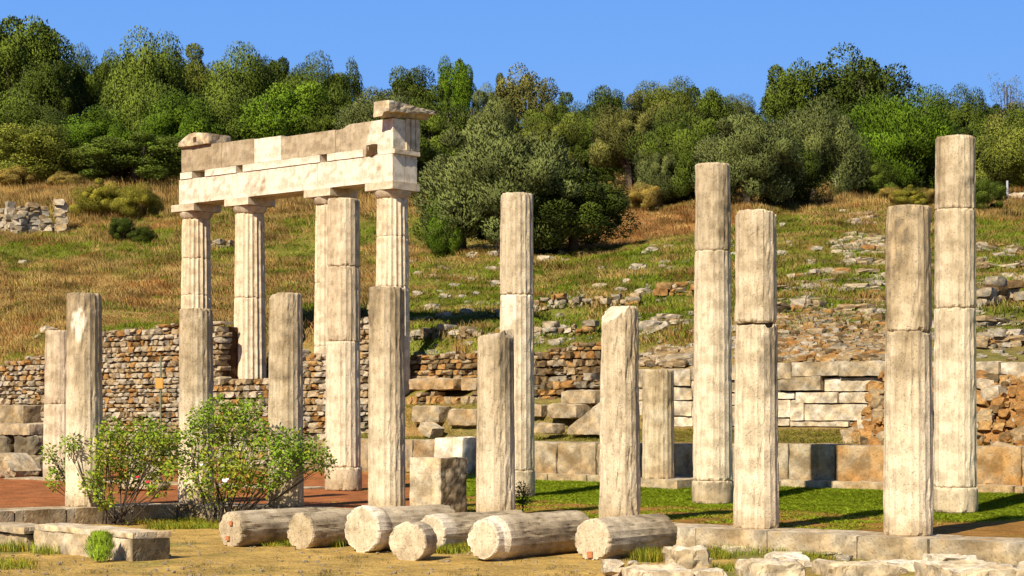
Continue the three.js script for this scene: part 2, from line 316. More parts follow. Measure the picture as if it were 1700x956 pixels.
// coursed rubble facing the court (front at z = 0, x along u from 0)
function coursed(o) {
  const r = rng(o.seed), out = []; let y = o.y0;
  while (y < o.y1) {
    const hh = lerp(o.h[0], o.h[1], r()) * (y < o.y0 + 1 ? 1.2 : 1); let x = -r() * .3;
    while (x < o.len) {
      const w = lerp(o.w[0], o.w[1], r() * r() + .1), top = o.top(x + w / 2), k = r();
      const two = k < .22 && hh > .2, hs = two ? [hh * .52, hh * .48] : [hh]; let yy = y;
      for (const h of hs) {
        if (yy + h * .6 < top && !(o.skip && o.skip(x + w / 2, yy + h / 2))) out.push({ x: x + w / 2, y: yy + h / 2 + (r() - .5) * .03, z: -.16 + (r() - .5) * .1, w: w * (.86 + r() * .1), h: h * (.8 + r() * .16), d: .4 + r() * .14, mat: pick(r, o.tones), geo: (r() < .7 ? cobbles : rocks)[Math.floor(r() * 10)], rz: (r() - .5) * .09, ry: (r() < .5 ? 0 : Math.PI) + (r() - .5) * .1, show: yy < (o.hidden ?? -9) ? .1 : 1 });
        yy += h;
      }
      x += w;
    }
    y += hh;
  }
  return out;
}
const wallTones = [['pale', .42], ['tan', .3], ['grey', .08], ['rust', .16], ['dark', .04]];
const CORE = [.13, .07, .028];
function wallThing(label, pxA, pxB, v, top, o = {}) {
  const uA = atV(pxA, v)[0], uB = atV(pxB, v)[0], P = profile(top, v), t = thing(o.name ?? 'rubble_wall', label, o.cat ?? 'wall', uA, 0, v);
  const len = uB - uA, f = x => P(uA + x);
  layStones(t, coursed({ seed: o.seed ?? 1, y0: o.y0 ?? 0, y1: 6, h: o.h ?? [.11, .215], w: o.w ?? [.15, .47], len, top: f, tones: o.tones ?? wallTones, hidden: o.hidden, skip: o.skip }));
  // loose capping stones give the top an uneven edge
  const r = rng(77 + (o.seed ?? 1)), s = new THREE.Shape(); s.moveTo(0, o.y0 ?? 0); s.lineTo(len, o.y0 ?? 0); for (let x = len; x >= 0; x -= .3) s.lineTo(x, f(x) - .14 - r() * .12); s.lineTo(0, f(0) - .2);
  const g = new THREE.ExtrudeGeometry(s, { depth: o.thick ?? .6, bevelEnabled: false }); g.translate(0, 0, -(o.thick ?? .6) - .14);
  const c = new Float32Array(g.attributes.position.count * 3); for (let i = 0; i < c.length; i += 3) c.set(CORE, i); g.setAttribute('color', new THREE.BufferAttribute(c, 3));
  part('earth_core', g, M.soil, t);
  return t;
}
wallThing('tall retaining wall of small coursed rubble at the left below the slope, behind the shrubs', -30, 362, 36.6, [[-60, 622], [0, 604], [60, 590], [105, 583], [135, 556], [172, 549], [235, 546], [262, 540], [300, 536], [364, 528]], { seed: 3, hidden: 1.35 });
wallThing('low rubble wall with a knobbly top in front of the fluted temple columns', 358, 618, 36.4, [[355, 630], [380, 634], [410, 628], [440, 626], [480, 622], [505, 606], [520, 592], [545, 580], [580, 548], [604, 520], [620, 500]], { seed: 5, hidden: 1.35 });
{
  const v = 39.2, t = wallThing('shaded rubble wall behind the fluted temple columns at the foot of the slope', 330, 640, v, [[325, 545], [362, 556], [380, 565], [440, 572], [520, 586], [600, 585], [640, 585]], { seed: 8, y0: .6, hidden: 2 });
}

// ------------------------------------------------------------------ stylobates and floor steps
function courseOfBlocks(t, len, lens, h, d, seed, o = {}) {
  const r = rng(seed); let x = 0, k = 0;
  while (x < len - .2) { const w = Math.min(len - x, lerp(lens[0], lens[1], r())); const hh = h * (1 + (r() - .5) * (o.vary ?? .06)); const b = block(t, 'block', w - .015, hh, d * (1 + (r() - .5) * .06), seed + k * 3.1, x + w / 2, (o.y ?? 0) - (o.flushTop ? hh : 0), (r() - .5) * (o.jit ?? .03), { tint: o.tint ? o.tint(seed + k) : stoneTint(.3 + r() * .5, seed + k, { lichen: o.lichen ?? .35, rust: o.rust }), bev: o.bev ?? .03, amp: o.amp ?? .012, seg: o.seg ?? .11, ...(o.block ?? {}) }); x += w; k++; }
}
{
  const t = thing('stylobate', 'long low kerb of pale stone blocks carrying the front row of columns', 'stylobate', -27.9, 0, 22.86);
  courseOfBlocks(t, 17.6, [.95, 1.5], .42, .98, 41, { y: .005, flushTop: true, lichen: .35, bev: .025, vary: .02 });
  const t2 = thing('side_stylobate', 'low kerb of stone blocks at the left turning towards the viewer', 'stylobate', -27.95, 0, 22.3);
  const r = rng(4); let z = 0; for (let k = 0; k < 9; k++) { const w = 1 + r() * .4; block(t2, 'block', .95, .42, w - .015, 60 + k, 0, -.415 + r() * .01, z + w / 2, { tint: stoneTint(.25 + r() * .4, 60 + k), bev: .025 }); z += w; }
  const t3 = thing('inner_step', 'thin pale line of stone slabs under the inner column behind the red gravel', 'step', -42, 0, 28.95);
  courseOfBlocks(t3, 11, [.9, 1.4], .2, .95, 47, { y: .03, flushTop: true, lichen: .2 });
}

// ------------------------------------------------------------------ stoa columns
function columnAt(spec) {
  const d = dAtV(spec.px, spec.v), [u, v] = atD(spec.px, d), y0 = spec.y0 ?? 0, k = d / F, seed = spec.seed, t = thing(spec.name ?? 'column', spec.label, 'column', u, y0, v);
  const top = yAt(spec.top, d) - y0, joints = [0, ...spec.joints.map(j => yAt(j, d) - y0), top], r0 = spec.w[0] / 2 * k, r1 = spec.w[1] / 2 * k, rr = rng(seed * 31 + 7);
  const rad = y => lerp(r0, r1, y / top);
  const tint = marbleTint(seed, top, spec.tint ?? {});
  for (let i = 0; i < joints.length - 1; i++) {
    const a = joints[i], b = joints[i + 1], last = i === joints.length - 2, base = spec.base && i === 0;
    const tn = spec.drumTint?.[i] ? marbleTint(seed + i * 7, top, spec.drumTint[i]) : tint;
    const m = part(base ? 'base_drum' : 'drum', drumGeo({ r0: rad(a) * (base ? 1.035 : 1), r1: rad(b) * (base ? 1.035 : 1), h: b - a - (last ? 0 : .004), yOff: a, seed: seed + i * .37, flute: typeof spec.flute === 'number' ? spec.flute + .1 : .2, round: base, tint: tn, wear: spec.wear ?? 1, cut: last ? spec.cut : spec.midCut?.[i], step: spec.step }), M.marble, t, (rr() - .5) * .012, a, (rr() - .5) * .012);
    m.rotation.y = i ? (rr() - .5) * .03 : 0;
  }
  return t;
}
const scr = (x, z) => [CA * x - SA * z, SA * x + CA * z];   // across the view to the right, towards the viewer
const spot = (cx, cy, rx, ry, seed, k = 1) => (x, y, z) => { const [s, t] = scr(x, z); if (t < 0) return 0; const q = ((s - cx) / rx) ** 2 + ((y - cy) / ry) ** 2; return k * sstep(1.15, .75, q + fbm(s * 9 + seed, y * 9, 3, 4) * 2.2); };
const V1 = 22.93, V2 = 28.93;
const ragged = (amp, seed) => (x, z) => Math.max(0, fbm(x * 4 + seed, 2, z * 4, 3) * amp * 2 + amp * .4);
columnAt({ px: 1508, v: V1, top: 343, joints: [550], w: [83, 73], seed: 2.1, flute: .12, tint: { top: .75, bot: -.12 }, drumTint: [{ top: .9, bot: -.15 }, { top: .72, bot: .55, pat: [.42, .32, .185], lichen: .15 }], label: 'front row column nearest the right edge, two drums with grey brown flat top' });
columnAt({ px: 1255, v: V1, top: 350, joints: [536], w: [76, 67], seed: 4.4, flute: .08, wear: 1.2, cut: (x, z) => { const [s, t] = scr(x, z); return Math.max(0, .03 + fbm(x * 5 + 2, 2, z * 5, 3) * .14 + (s > .1 ? .02 : 0)); }, midCut: [(x, z) => { const [s, t] = scr(x, z); return t > 0 ? clamp(.05 - s * .12 - Math.abs(s - .17) * .1, 0, .06) + (s > .1 && s < .22 ? .05 : 0) : 0; }], tint: { top: .3, bot: -.05 }, drumTint: [{ top: .42, bot: -.2, stain: spot(.16, 2.35, .16, .42, 3, .6) }, { top: .42, bot: .12, lichen: .12 }], label: 'front row column of two pale drums, pitted at the joint, second from the right' });
columnAt({ px: 1028.5, v: V1, top: 509, joints: [], w: [70, 62], seed: 6.2, flute: .1, wear: 1.7, cut: (x, z) => { const [s, t] = scr(x, z); return Math.max(0, (-s * .75 + t * .55 - .03) * 1.05) + Math.max(0, fbm(x * 5 + 2, 2, z * 5, 3) * .1); }, tint: { top: .5, bot: .2, lichen: .15, freshTo: WHITE }, label: 'front row column stump with a slanted broken pale top' });
columnAt({ px: 822.5, v: V1, top: 547, joints: [], w: [66, 60], seed: 7.7, flute: .12, wear: 1.2, cut: (x, z) => { const [s, t] = scr(x, z); return Math.max(0, s < .12 ? .06 + (-s) * .22 : (t > .05 ? .02 : 0)) + Math.max(0, fbm(x * 5 + 4, 2, z * 5, 3) * .1) + (s > .15 && t > .0 ? clamp((s - .15) * 1.2 + t * .8 - .1, 0, .35) : 0); }, tint: { top: .62, bot: .25, lichen: .2, stain: spot(.2, 2.45, .12, .35, 6, .7) }, label: 'front row column stump with stepped broken top beside the squared stone block' });
columnAt({ px: 642, v: V1, top: 477, joints: [], w: [63, 60], seed: 9.3, flute: .2, tint: { top: .72, bot: .1, lichen: .1 }, cut: ragged(.015, 3), label: 'front row column in one grey piece, left of the squared stone block' });
columnAt({ px: 474.5, v: V1, top: 487, joints: [], w: [60, 56], seed: 11.8, flute: .15, tint: { top: .68, bot: .3, lichen: .12 }, cut: (x, z) => { const [s, t] = scr(x, z); return Math.max(0, fbm(x * 4 + 1, 2, z * 4, 3) * .05 + clamp(-s * .9 + t * .3 - .18, 0, .3)); }, label: 'front row column with a chipped left shoulder, behind the right end of the shrub' });
columnAt({ px: 325.5, v: V1, top: 513, joints: [], w: [60, 55], seed: 13.1, flute: .1, tint: { top: .62, bot: -.1 }, cut: ragged(.02, 6), label: 'corner column rising between the two leafy shrubs' });
columnAt({ px: 140.5, v: 20.6, top: 487, joints: [], w: [63, 57], seed: 15.6, flute: .15, tint: { top: .72, bot: -.1, lichen: .18, patch: spot(-.05, 3.22, .14, .24, 2, 1) }, cut: ragged(.015, 9), label: 'column with a white patch near its top, at the left behind the shrub' });
columnAt({ px: 1586, v: V2, top: 228, joints: [808, 512, 348], w: [72, 66], base: true, seed: 17.2, flute: t => .1, tint: { top: .5, bot: -.15 }, drumTint: [{ top: .3, bot: .3, ground: .6 }, { top: .7, bot: -.25 }, { top: .45, bot: .2, pat: [.46, .36, .22] }, { top: .42, bot: .3, stain: spot(.12, 5.45, .2, .06, 8, .9) }], label: 'tallest column, at the right edge, of three drums on a round base' });
columnAt({ px: 1183, v: V2, top: 273, joints: [797, 417], w: [67, 58], base: true, seed: 19.9, flute: .1, tint: { top: .4, bot: -.1 }, drumTint: [{ top: .5, bot: .45, stain: spot(.05, .3, .3, .1, 3, .5) }, { top: .35, bot: -.15 }, { top: .5, bot: .1, lichen: .1 }], label: 'tall inner column on a stained round base, left of the pitted column' });
columnAt({ px: 858, v: V2, top: 322, joints: [780, 490], w: [60, 55], base: true, seed: 21.4, flute: .25, tint: { top: .35, bot: .05 }, drumTint: [{ top: .5, bot: .4 }, { top: .15, bot: .1, patch: spot(-.14, 3.9, .2, .5, 4, .8) }, { top: .5, bot: .45, pat: [.46, .37, .24] }], label: 'tall inner column with fluted sides behind the stepped stump in the middle' });
columnAt({ px: 570, v: V2, top: 331, joints: [775, 567, 443], w: [60, 54], base: true, seed: 23.7, flute: .22, tint: { top: .45, bot: -.1 }, drumTint: [{ top: .4, bot: .3 }, { top: .6, bot: -.2 }, { top: .5, bot: .35, pat: [.48, .37, .23] }, { top: .5, bot: .4, pat: [.48, .37, .23] }], label: 'tall inner column standing in front of the third temple column' });
columnAt({ px: 99, v: V2, top: 549, joints: [671], w: [55, 46], seed: 25.5, flute: .05, tint: { top: .5, bot: .05 }, drumTint: [{ top: .3, bot: .0 }, { top: .5, bot: .5, pat: [.46, .36, .23] }], label: 'leftmost column, half hidden by the white patched column' });
columnAt({ px: 1093, v: 33.2, top: 614, joints: [], w: [54, 52], y0: .24, seed: 27.3, flute: .15, tint: { top: .72, bot: .5, pat: [.43, .33, .19], patch: spot(.0, 1.35, .3, .15, 3, .3) }, cut: ragged(.01, 2), label: 'short stump standing on a slab against the long bench' });

// slab under the short stump; small ionic base behind the left shrub
{ const [u, v] = atV(1100, 33.1); soloThing('plinth_slab', blockGeo(1.5, .26, 1.0, 71, { tint: stoneTint(.5, 71), bev: .03 }), M.block, 'flat slab carrying the short stump in front of the bench', 'slab', u, .0, v); }
{
  const d = dAtV(240, 26), [u, v] = atD(240, d), t = thing('column_base', 'round moulded column base with a stub of shaft seen through the left shrub', 'column base', u, 0, v);
  const tint = marbleTint(31, 1, { top: .6, bot: .4 });
  part('moulding', drumGeo({ r0: .46, r1: .44, h: .3, seed: 31, flute: 1, round: true, tint, collar: y => .08 * Math.sin(Math.min(1, y / .16) * Math.PI) - (y > .16 ? .06 : 0) }), M.marble, t, 0, 0, 0);
  part('shaft_stub', drumGeo({ r0: .33, r1: .32, h: .42, seed: 33, flute: .3, tint, cut: (x, z) => Math.max(0, .2 + x * .4) }), M.marble, t, 0, .3, 0);
}

// ------------------------------------------------------------------ fluted temple front with its entablature
{
  const t = thing('temple_front', 'four fluted columns carrying a long pale stone beam, the standing temple front', 'temple ruin', -41.5, .9, 37.8);
  const ox = -41.5, base = .9;
  const heights = { cap: 7.55, echin: 7.76, aba: 7.98 };
  const cols = [[-45.65, [490, 430], 58.5], [-43.2, [495], 56.9], [-39.75, [575, 470], 54.6], [-37.3, [560, 476, 393], 53]];
  cols.forEach(([u, joints, d], i) => {
    const c = new THREE.Group(); c.name = i ? `column_00${i}` : 'column'; c.position.set(u - ox, 0, 0); t.add(c); shade(c);
    const Hc = heights.cap - base, js = [0, ...joints.map(j => yAt(j, d) - base), Hc], seed = 41 + i * 3.3;
    const tint = marbleTint(seed, Hc, { top: i === 0 ? .25 : .05, bot: -.25, pat: [.52, .37, .19], lichen: .08 });
    for (let k = 0; k < js.length - 1; k++) part('drum', drumGeo({ r0: lerp(.51, .43, js[k] / Hc), r1: lerp(.51, .43, js[k + 1] / Hc), h: js[k + 1] - js[k] - .003, yOff: js[k], seed: seed + k, flute: 1, tint, lip: .008, step: .12, wear: .8 }), M.marble, c, 0, js[k], 0).rotation.y = .08;
    part('echinus', drumGeo({ r0: .42, r1: .53, h: heights.echin - heights.cap, seed: seed + 9, flute: 1, round: true, tint: marbleTint(seed + 2, 1, { top: .3, bot: .3, ground: 0 }), collar: y => .012 * Math.sin(y / .21 * Math.PI), step: .05, wear: .5 }), M.marble, c, 0, Hc, 0);
    part('abacus', blockGeo(1.08, .22, 1.08, 90 + i, { tint: stoneTint(.12, 90 + i, { pale: PALE, lichen: .2 }), bev: .02, amp: .008 }), M.marble, c, 0, heights.echin - base, 0);
  });
  const vF = 37.3, zf = z => 37.8 - z;
  const beam = (name, u0, u1, y0, y1, v0, v1, seed, o) => block(t, name, u1 - u0 - .006, y1 - y0 - .004, v1 - v0, seed, (u0 + u1) / 2 - ox, y0 - base, zf((v0 + v1) / 2), { bev: .012, amp: .005, seg: .1, mat: M.marble, ...o });
  const veined = (seed, k = 0) => { const s = stoneTint(k, seed, { pale: WHITE, dark: [.47, .35, .2], lichen: .0 }); return (x, y, z, n) => { let c = s(x, y, z, n); const w = Math.abs(fbm(x * 1.6 + seed + y * .9, y * 1.1 - x * .5, 5, 4)); return mix3(c, [.36, .25, .14], sstep(.05, .0, w) * sstep(-.1, .2, fbm(x * .8 + seed, y * .8, 9, 2)) * .85 + .25 * sstep(.1, .4, fbm(x * 2.2 + seed, y * 3, 4, 3))); }; };
  // front beam in three lengths, and a second beam behind it
  const us = [-45.85, -43.2, -39.75, -36.8];
  for (let i = 0; i < 3; i++) { beam('architrave_block', us[i], us[i + 1], 7.98, 8.72, 37.3, 37.78, 101 + i, { tint: veined(101 + i, -.12) }); beam('architrave_block', us[i] + (i ? 0 : .2), us[i + 1], 7.98, 8.72, 37.80, 38.26, 111 + i, { tint: veined(111 + i, .1) }); }
  // narrow band with three slots
  const uAt = px => atV(px, vF)[0];
  for (const [a, b, k] of [[300, 320, 0], [341, 393, 1], [404, 466, 2], [466, 532, 3], [544, 604, 4]]) beam('band_block', Math.max(-45.82, uAt(a)), uAt(b), 8.722, 8.93, 37.27, 37.9, 121 + k, { tint: veined(121 + k, -.25), bev: .01, amp: .004 });
  beam('band_block', uAt(341) - .6, uAt(604) + .3, 8.722, 8.925, 38.0, 38.3, 129, { tint: veined(129, .2) });
  // upper course
  const grey = (s, k = .62) => stoneTint(k + .12, s, { pale: CREAM, dark: [.36, .28, .175], lichen: .25 });
  const fr = [[301, 368, 9.68, grey(131, .75)], [368, 422, 9.665, grey(132, .65)], [422, 467, 9.635, stoneTint(-.3, 133, { pale: WHITE, lichen: 0 })], [467, 557, 9.585, grey(134, .5)]];
  fr.forEach(([a, b, top, tint], k) => beam('frieze_block', Math.max(-45.8, uAt(a)), uAt(b), 8.935, top, 37.3, 38.2, 131 + k, { tint }));
  {
    const u0 = uAt(557), u1 = -36.78, w = u1 - u0, g = grey(136, .45), pl = stoneTint(-.1, 137, { pale: WHITE, lichen: .1 });
    beam('frieze_block', u0, u1, 8.72, 9.68, 37.3, 38.2, 136, { tint: (x, y, z, n) => mix3(g(x, y, z, n), pl(x, y, z, n), sstep(.15, .35, x + fbm(y * 2, x * 2, 4, 2) * .5)), seg: .08, top: (x) => Math.max(0, .11 - sstep(-w / 2 + .2, -w / 2 + .6, x) * .11), amp: .01 });
    // ragged slot at its foot
    block(t, 'dark_slot', .46, .3, .03, 139, uAt(618) - ox, 8.74 - base, zf(37.29), { tint: () => [.09, .05, .02], bev: .06, amp: .05 });
    // end face: triglyph bars
    for (let k = 0; k < 3; k++) block(t, 'triglyph_bar', .05, .86, .15, 141 + k, -36.765 - ox, 8.86 - base, zf(37.86 + k * .19), { tint: stoneTint(.2, 141 + k, { pale: PALE }), bev: .02, amp: .003, mat: M.marble });
    block(t, 'band_block', .07, .13, 1.0, 145, -36.76 - ox, 8.72 - base, zf(37.8), { tint: stoneTint(.1, 145, { pale: PALE }), bev: .015, mat: M.marble });
  }
  {  // the right cornice stone lies crosswise and thins out towards the back, its foot broken
    const b = block(t, 'cornice_block', .6, .42, 1.8, 151, -36.82 - ox, 9.675 - base, zf(37.78), { tint: stoneTint(.35, 151, { pale: PALE, dark: [.36, .29, .19], lichen: .35 }), bev: .03, amp: .02, seg: .07 }), p = b.geometry.attributes.position;
    for (let i = 0; i < p.count; i++) { const y = p.getY(i), k = clamp((.86 - p.getZ(i)) / 1.72); p.setY(i, lerp(Math.max(0, .12 * k + (p.getX(i) > .1 ? .1 : 0) + fbm(p.getX(i) * 4, 3, p.getZ(i) * 4, 3) * .06), .42 - .1 * k, y / .42)); }
    b.geometry = toCreasedNormals(b.geometry, .5);
  }
  block(t, 'cornice_block', 1.45, .38, .9, 153, -45.05 - ox, 9.675 - base, zf(37.62), { tint: stoneTint(.35, 153, { pale: PALE, dark: [.4, .31, .19], lichen: .35 }), bev: .05, amp: .02, seg: .07, top: x => clamp((-x - .2) * .5, 0, .3) + clamp((x - .1) * .12, 0, .1) });
  block(t, 'dark_hole', .13, .16, .03, 155, atV(323, 37.15)[0] - ox, 9.76 - base, zf(37.165), { tint: () => [.1, .07, .04], bev: .06, amp: .0 });
}

// ------------------------------------------------------------------ bench, blocks and fallen things between the stoa and the slope
{
  const t = thing('stone_bench', 'long bench of big stone blocks along the back of the stoa', 'bench', -38.6, 0, 34.95);
  const r = rng(12); let x = 0, k = 0;
  while (x < 23.5) {
    const w = lerp(1.05, 1.9, r()), u = -38.6 + x + w / 2, px = 850 + F * sideOf(u, 34.5), rusty = px > 1370 && px < 1480 ? .75 : px > 1600 ? .8 : px < 1000 ? .25 : .05;
    if (!(px > 775 && px < 800)) block(t, 'bench_block', w - .02, .80 + (r() - .5) * .06, 1.02, 200 + k, x + w / 2, .2, (r() - .5) * .05, { tint: stoneTint(.7 + r() * .25, 200 + k, { lichen: .35, rust: rusty, dark: [.31, .25, .155] }), bev: .05, amp: .025, seg: .09, top: (a, b) => Math.max(0, fbm(a * 1.5 + k, 3, b * 2, 2) * .12) });
    if (px > 850) block(t, 'step_block', w - .02, .26, .42, 240 + k, x + w / 2, 0, .62, { tint: stoneTint(.45, 240 + k, { rust: rusty * .6 }), bev: .04, amp: .02 });
    x += w; k++;
  }
}
function stoneAt(name, label, cat, px0, py0, px1, py1, v, seed, o = {}) {
  const d0 = dAtV((px0 + px1) / 2, v), [u] = atV((px0 + px1) / 2, v), w = (atV(px1, v)[0] - atV(px0, v)[0]) * (o.wk ?? .82), y1 = yAt(py0, d0), y0 = o.y0 ?? yAt(py1, d0);
  const b = soloThing(name, blockGeo(w, y1 - y0, o.depth ?? .7, seed, { tint: stoneTint(o.pat ?? .4, seed, { rust: o.rust, lichen: o.lichen ?? .3, pale: o.pale, dark: o.dark }), bev: o.bev ?? .05, amp: o.amp ?? .025, seg: .09, top: o.top }), M.block, label, cat, u, y0, v + (o.depth ?? .7) / 2 * .3, o.group);
  if (o.ry) b.rotation.y = o.ry; if (o.rz) b.rotation.z = o.rz; return b;
}
{
  const v = 22.95, d = dAtV(728, v), [u] = atD(728, d);
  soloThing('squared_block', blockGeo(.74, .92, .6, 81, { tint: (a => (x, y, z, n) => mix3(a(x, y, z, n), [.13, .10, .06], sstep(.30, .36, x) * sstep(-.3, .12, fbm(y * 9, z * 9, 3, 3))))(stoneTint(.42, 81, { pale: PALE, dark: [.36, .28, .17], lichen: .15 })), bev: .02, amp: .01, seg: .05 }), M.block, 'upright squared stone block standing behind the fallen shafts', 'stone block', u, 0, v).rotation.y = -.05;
  // left pile of squared blocks
  stoneAt('grooved_block', 'grey upright block with grooves on top of the pile at the far left', 'stone block', 2, 673, 54, 705, 31.2, 82, { depth: .6, pat: .85, lichen: .5 });
  stoneAt('flat_slab', 'flat slab lying across the dark blocks at the far left', 'slab', -8, 703, 74, 722, 30.9, 83, { depth: 1.0, pat: .5 });
  stoneAt('dark_block', 'dark rough block under the slab, first from the left edge', 'stone block', -16, 721, 32, 757, 30.9, 84, { depth: .9, dark: [.17, .14, .09], pat: 1.1, lichen: .9, bev: .09, amp: .05 });
  stoneAt('dark_block', 'dark rough block under the slab, next to the leftmost column', 'stone block', 34, 722, 74, 757, 30.9, 85, { depth: .9, dark: [.17, .14, .09], pat: 1.1, lichen: .9, bev: .09, amp: .05 });
  stoneAt('broken_boulder', 'big tan boulder with a broken slanting face at the far left on the red gravel', 'boulder', -14, 752, 46, 799, 29.2, 86, { depth: .8, y0: -.02, bev: .12, amp: .06, pat: .45, top: (x, z) => clamp((x - .12) * .9, 0, .45) });
  stoneAt('rough_stone', 'dark pitted stone between the tan boulder and the leftmost column', 'boulder', 46, 756, 82, 799, 30, 87, { depth: .7, y0: -.02, bev: .12, amp: .06, dark: [.17, .14, .09], pat: 1.1, lichen: .8 });
}
// centre: terraces between the temple front and the slanted stump
{
  const t = wallThing('ruined brown rubble wall with an orange block at its left end, behind the squared block', 683, 792, 38.4, [[680, 586], [700, 588], [730, 586], [760, 590], [795, 584]], { seed: 21, y0: 2.0, tones: [['rust', .3], ['dark', .4], ['tan', .3]], w: [.14, .42], h: [.1, .2], skip: (x, y) => x < 1.1 && y > 2.1 && y < 2.75 });
  block(t, 'squared_stone', 1.05, .58, .5, 301, .55, 2.12, -.12, { tint: stoneTint(.3, 301, { rust: .75 }), bev: .05, amp: .02 });
  stoneAt('long_slab', 'long tan slab laid level below the brown rubble wall', 'slab', 683, 629, 774, 647, 37.6, 302, { depth: .9, pat: .5, rust: .45 });
  stoneAt('long_slab', 'short tan slab beside the stepped stump below the brown rubble', 'slab', 776, 628, 806, 648, 37.6, 303, { depth: .9, pat: .5, rust: .3 });
  wallThing('low band of rusty rubble between the long slab and the grey blocks', 684, 800, 37.2, [[680, 650], [720, 652], [760, 656], [800, 650]], { seed: 23, y0: 1.3, tones: [['rust', .3], ['dark', .35], ['tan', .35]], w: [.15, .5], h: [.1, .22] });
  stoneAt('grey_block', 'rounded grey block with a shaded right end, left of two on the terrace', 'stone block', 689, 674, 744, 702, 36.6, 304, { depth: .7, pat: .55, bev: .09 });
  stoneAt('grey_block', 'rounded tan block half hidden by the stepped stump, right of two on the terrace', 'stone block', 748, 679, 806, 707, 36.6, 305, { depth: .7, pat: .65, rust: .25, bev: .09 });
  stoneAt('tilted_stone', 'small pale tilted stone lying in the grass under the rounded grey block', 'stone', 695, 703, 724, 722, 35.9, 306, { depth: .5, pat: .4, rz: -.4, bev: .07 });
  stoneAt('white_block', 'white flat topped block in the low row behind the squared block', 'stone block', 731, 726, 789, 776, 34.6, 307, { depth: 1.0, pat: -.1, pale: WHITE, lichen: .2, y0: .2 });
  wallThing('rough brown rubble bank behind the middle inner column', 884, 1002, 38.3, [[880, 582], [905, 580], [935, 576], [960, 564], [985, 560], [1005, 566]], { seed: 25, y0: 2.1, tones: [['rust', .25], ['dark', .45], ['tan', .25], ['grey', .05]], w: [.12, .4], h: [.09, .2] });
  wallThing('lower rubble band with dark gaps left of the slanted stump', 884, 1002, 37.5, [[880, 640], [915, 628], [940, 630], [970, 622], [1005, 628]], { seed: 27, y0: 1.3, tones: [['dark', .4], ['grey', .35], ['rust', .25]], w: [.15, .6], h: [.1, .22] });
  stoneAt('pitted_slab', 'long pitted grey block left of the slanted stump, upper of two', 'stone block', 934, 649, 1004, 670, 37.0, 308, { depth: .7, pat: .6, lichen: .6, bev: .06 });
  stoneAt('pitted_slab', 'long pitted grey block left of the slanted stump, lower of two', 'stone block', 913, 671, 972, 694, 36.6, 309, { depth: .7, pat: .6, lichen: .6, bev: .06 });
  stoneAt('small_block', 'tan block beside the middle inner column, left of the pitted blocks', 'stone block', 884, 672, 910, 692, 36.7, 310, { depth: .6, pat: .5, rust: .3 });
  stoneAt('leaning_slab', 'big tan slab leaning with a slanted upper edge beside the slanted stump', 'slab', 940, 668, 1012, 722, 35.9, 311, { depth: .35, pat: .55, bev: .04, top: x => clamp((.45 - x) * .62, 0, .75) });
  stoneAt('grass_block', 'pale low block lying in the grass before the leaning slab', 'stone block', 884, 702, 929, 719, 35.7, 312, { depth: .5, pat: .5 });
}
// ashlar wall right
{
  const v = 37.4, d0 = u => distOf(u, v), t = thing('ashlar_wall', 'wall of long pale squared blocks with dark stains, behind the right hand columns', 'wall', 0, 0, v);
  const B = [[1060, 612, 1150, 641, .55], [1060, 642, 1150, 664, .5], [1060, 665, 1150, 690, .0], [1066, 690, 1150, 708, -.1], [1150, 604, 1318, 630, .5], [1150, 631, 1294, 651, .4], [1294, 616, 1366, 648, .7], [1318, 600, 1397, 624, .6], [1397, 599, 1476, 624, .6], [1368, 626, 1476, 649, .1], [1284, 650, 1320, 662, -.3], [1322, 650, 1392, 669, -.05], [1392, 650, 1476, 669, .1], [1284, 663, 1313, 693, -.35], [1313, 663, 1336, 698, -.4], [1336, 670, 1440, 698, .15], [1284, 694, 1312, 707, .2], [1313, 699, 1410, 708, .3], [1410, 699, 1476, 708, .35], [1150, 652, 1284, 672, .3], [1150, 673, 1284, 707, .3], [1476, 600, 1550, 626, .5], [1550, 600, 1662, 628, .3], [1662, 600, 1760, 630, .2]];
  B.forEach(([a, y0, b, y1, p0], k) => {
    const pat = p0 + .2;
    const uA = atV(a, v)[0], uB = atV(b, v)[0], dm = d0((uA + uB) / 2);
    block(t, 'block', uB - uA - .012, yAt(y0, dm) - yAt(y1, dm) - .01, .62, 320 + k, (uA + uB) / 2, yAt(y1, dm), -.3 + (k % 3) * .02 + (y0 < 626 && pat > .4 ? .09 : 0), { tint: stoneTint(pat, 320 + k, { pale: WHITE, dark: [.34, .27, .17], lichen: pat > .4 ? .65 : .42 }), bev: .03, amp: .018, seg: .1 });
  });
  const uA = atV(1060, v)[0], uB = atV(1770, v)[0];
  block(t, 'earth_core', uB - uA, 2.2, .4, 350, (uA + uB) / 2, .5, -.78, { tint: () => CORE, mat: M.soil });
}
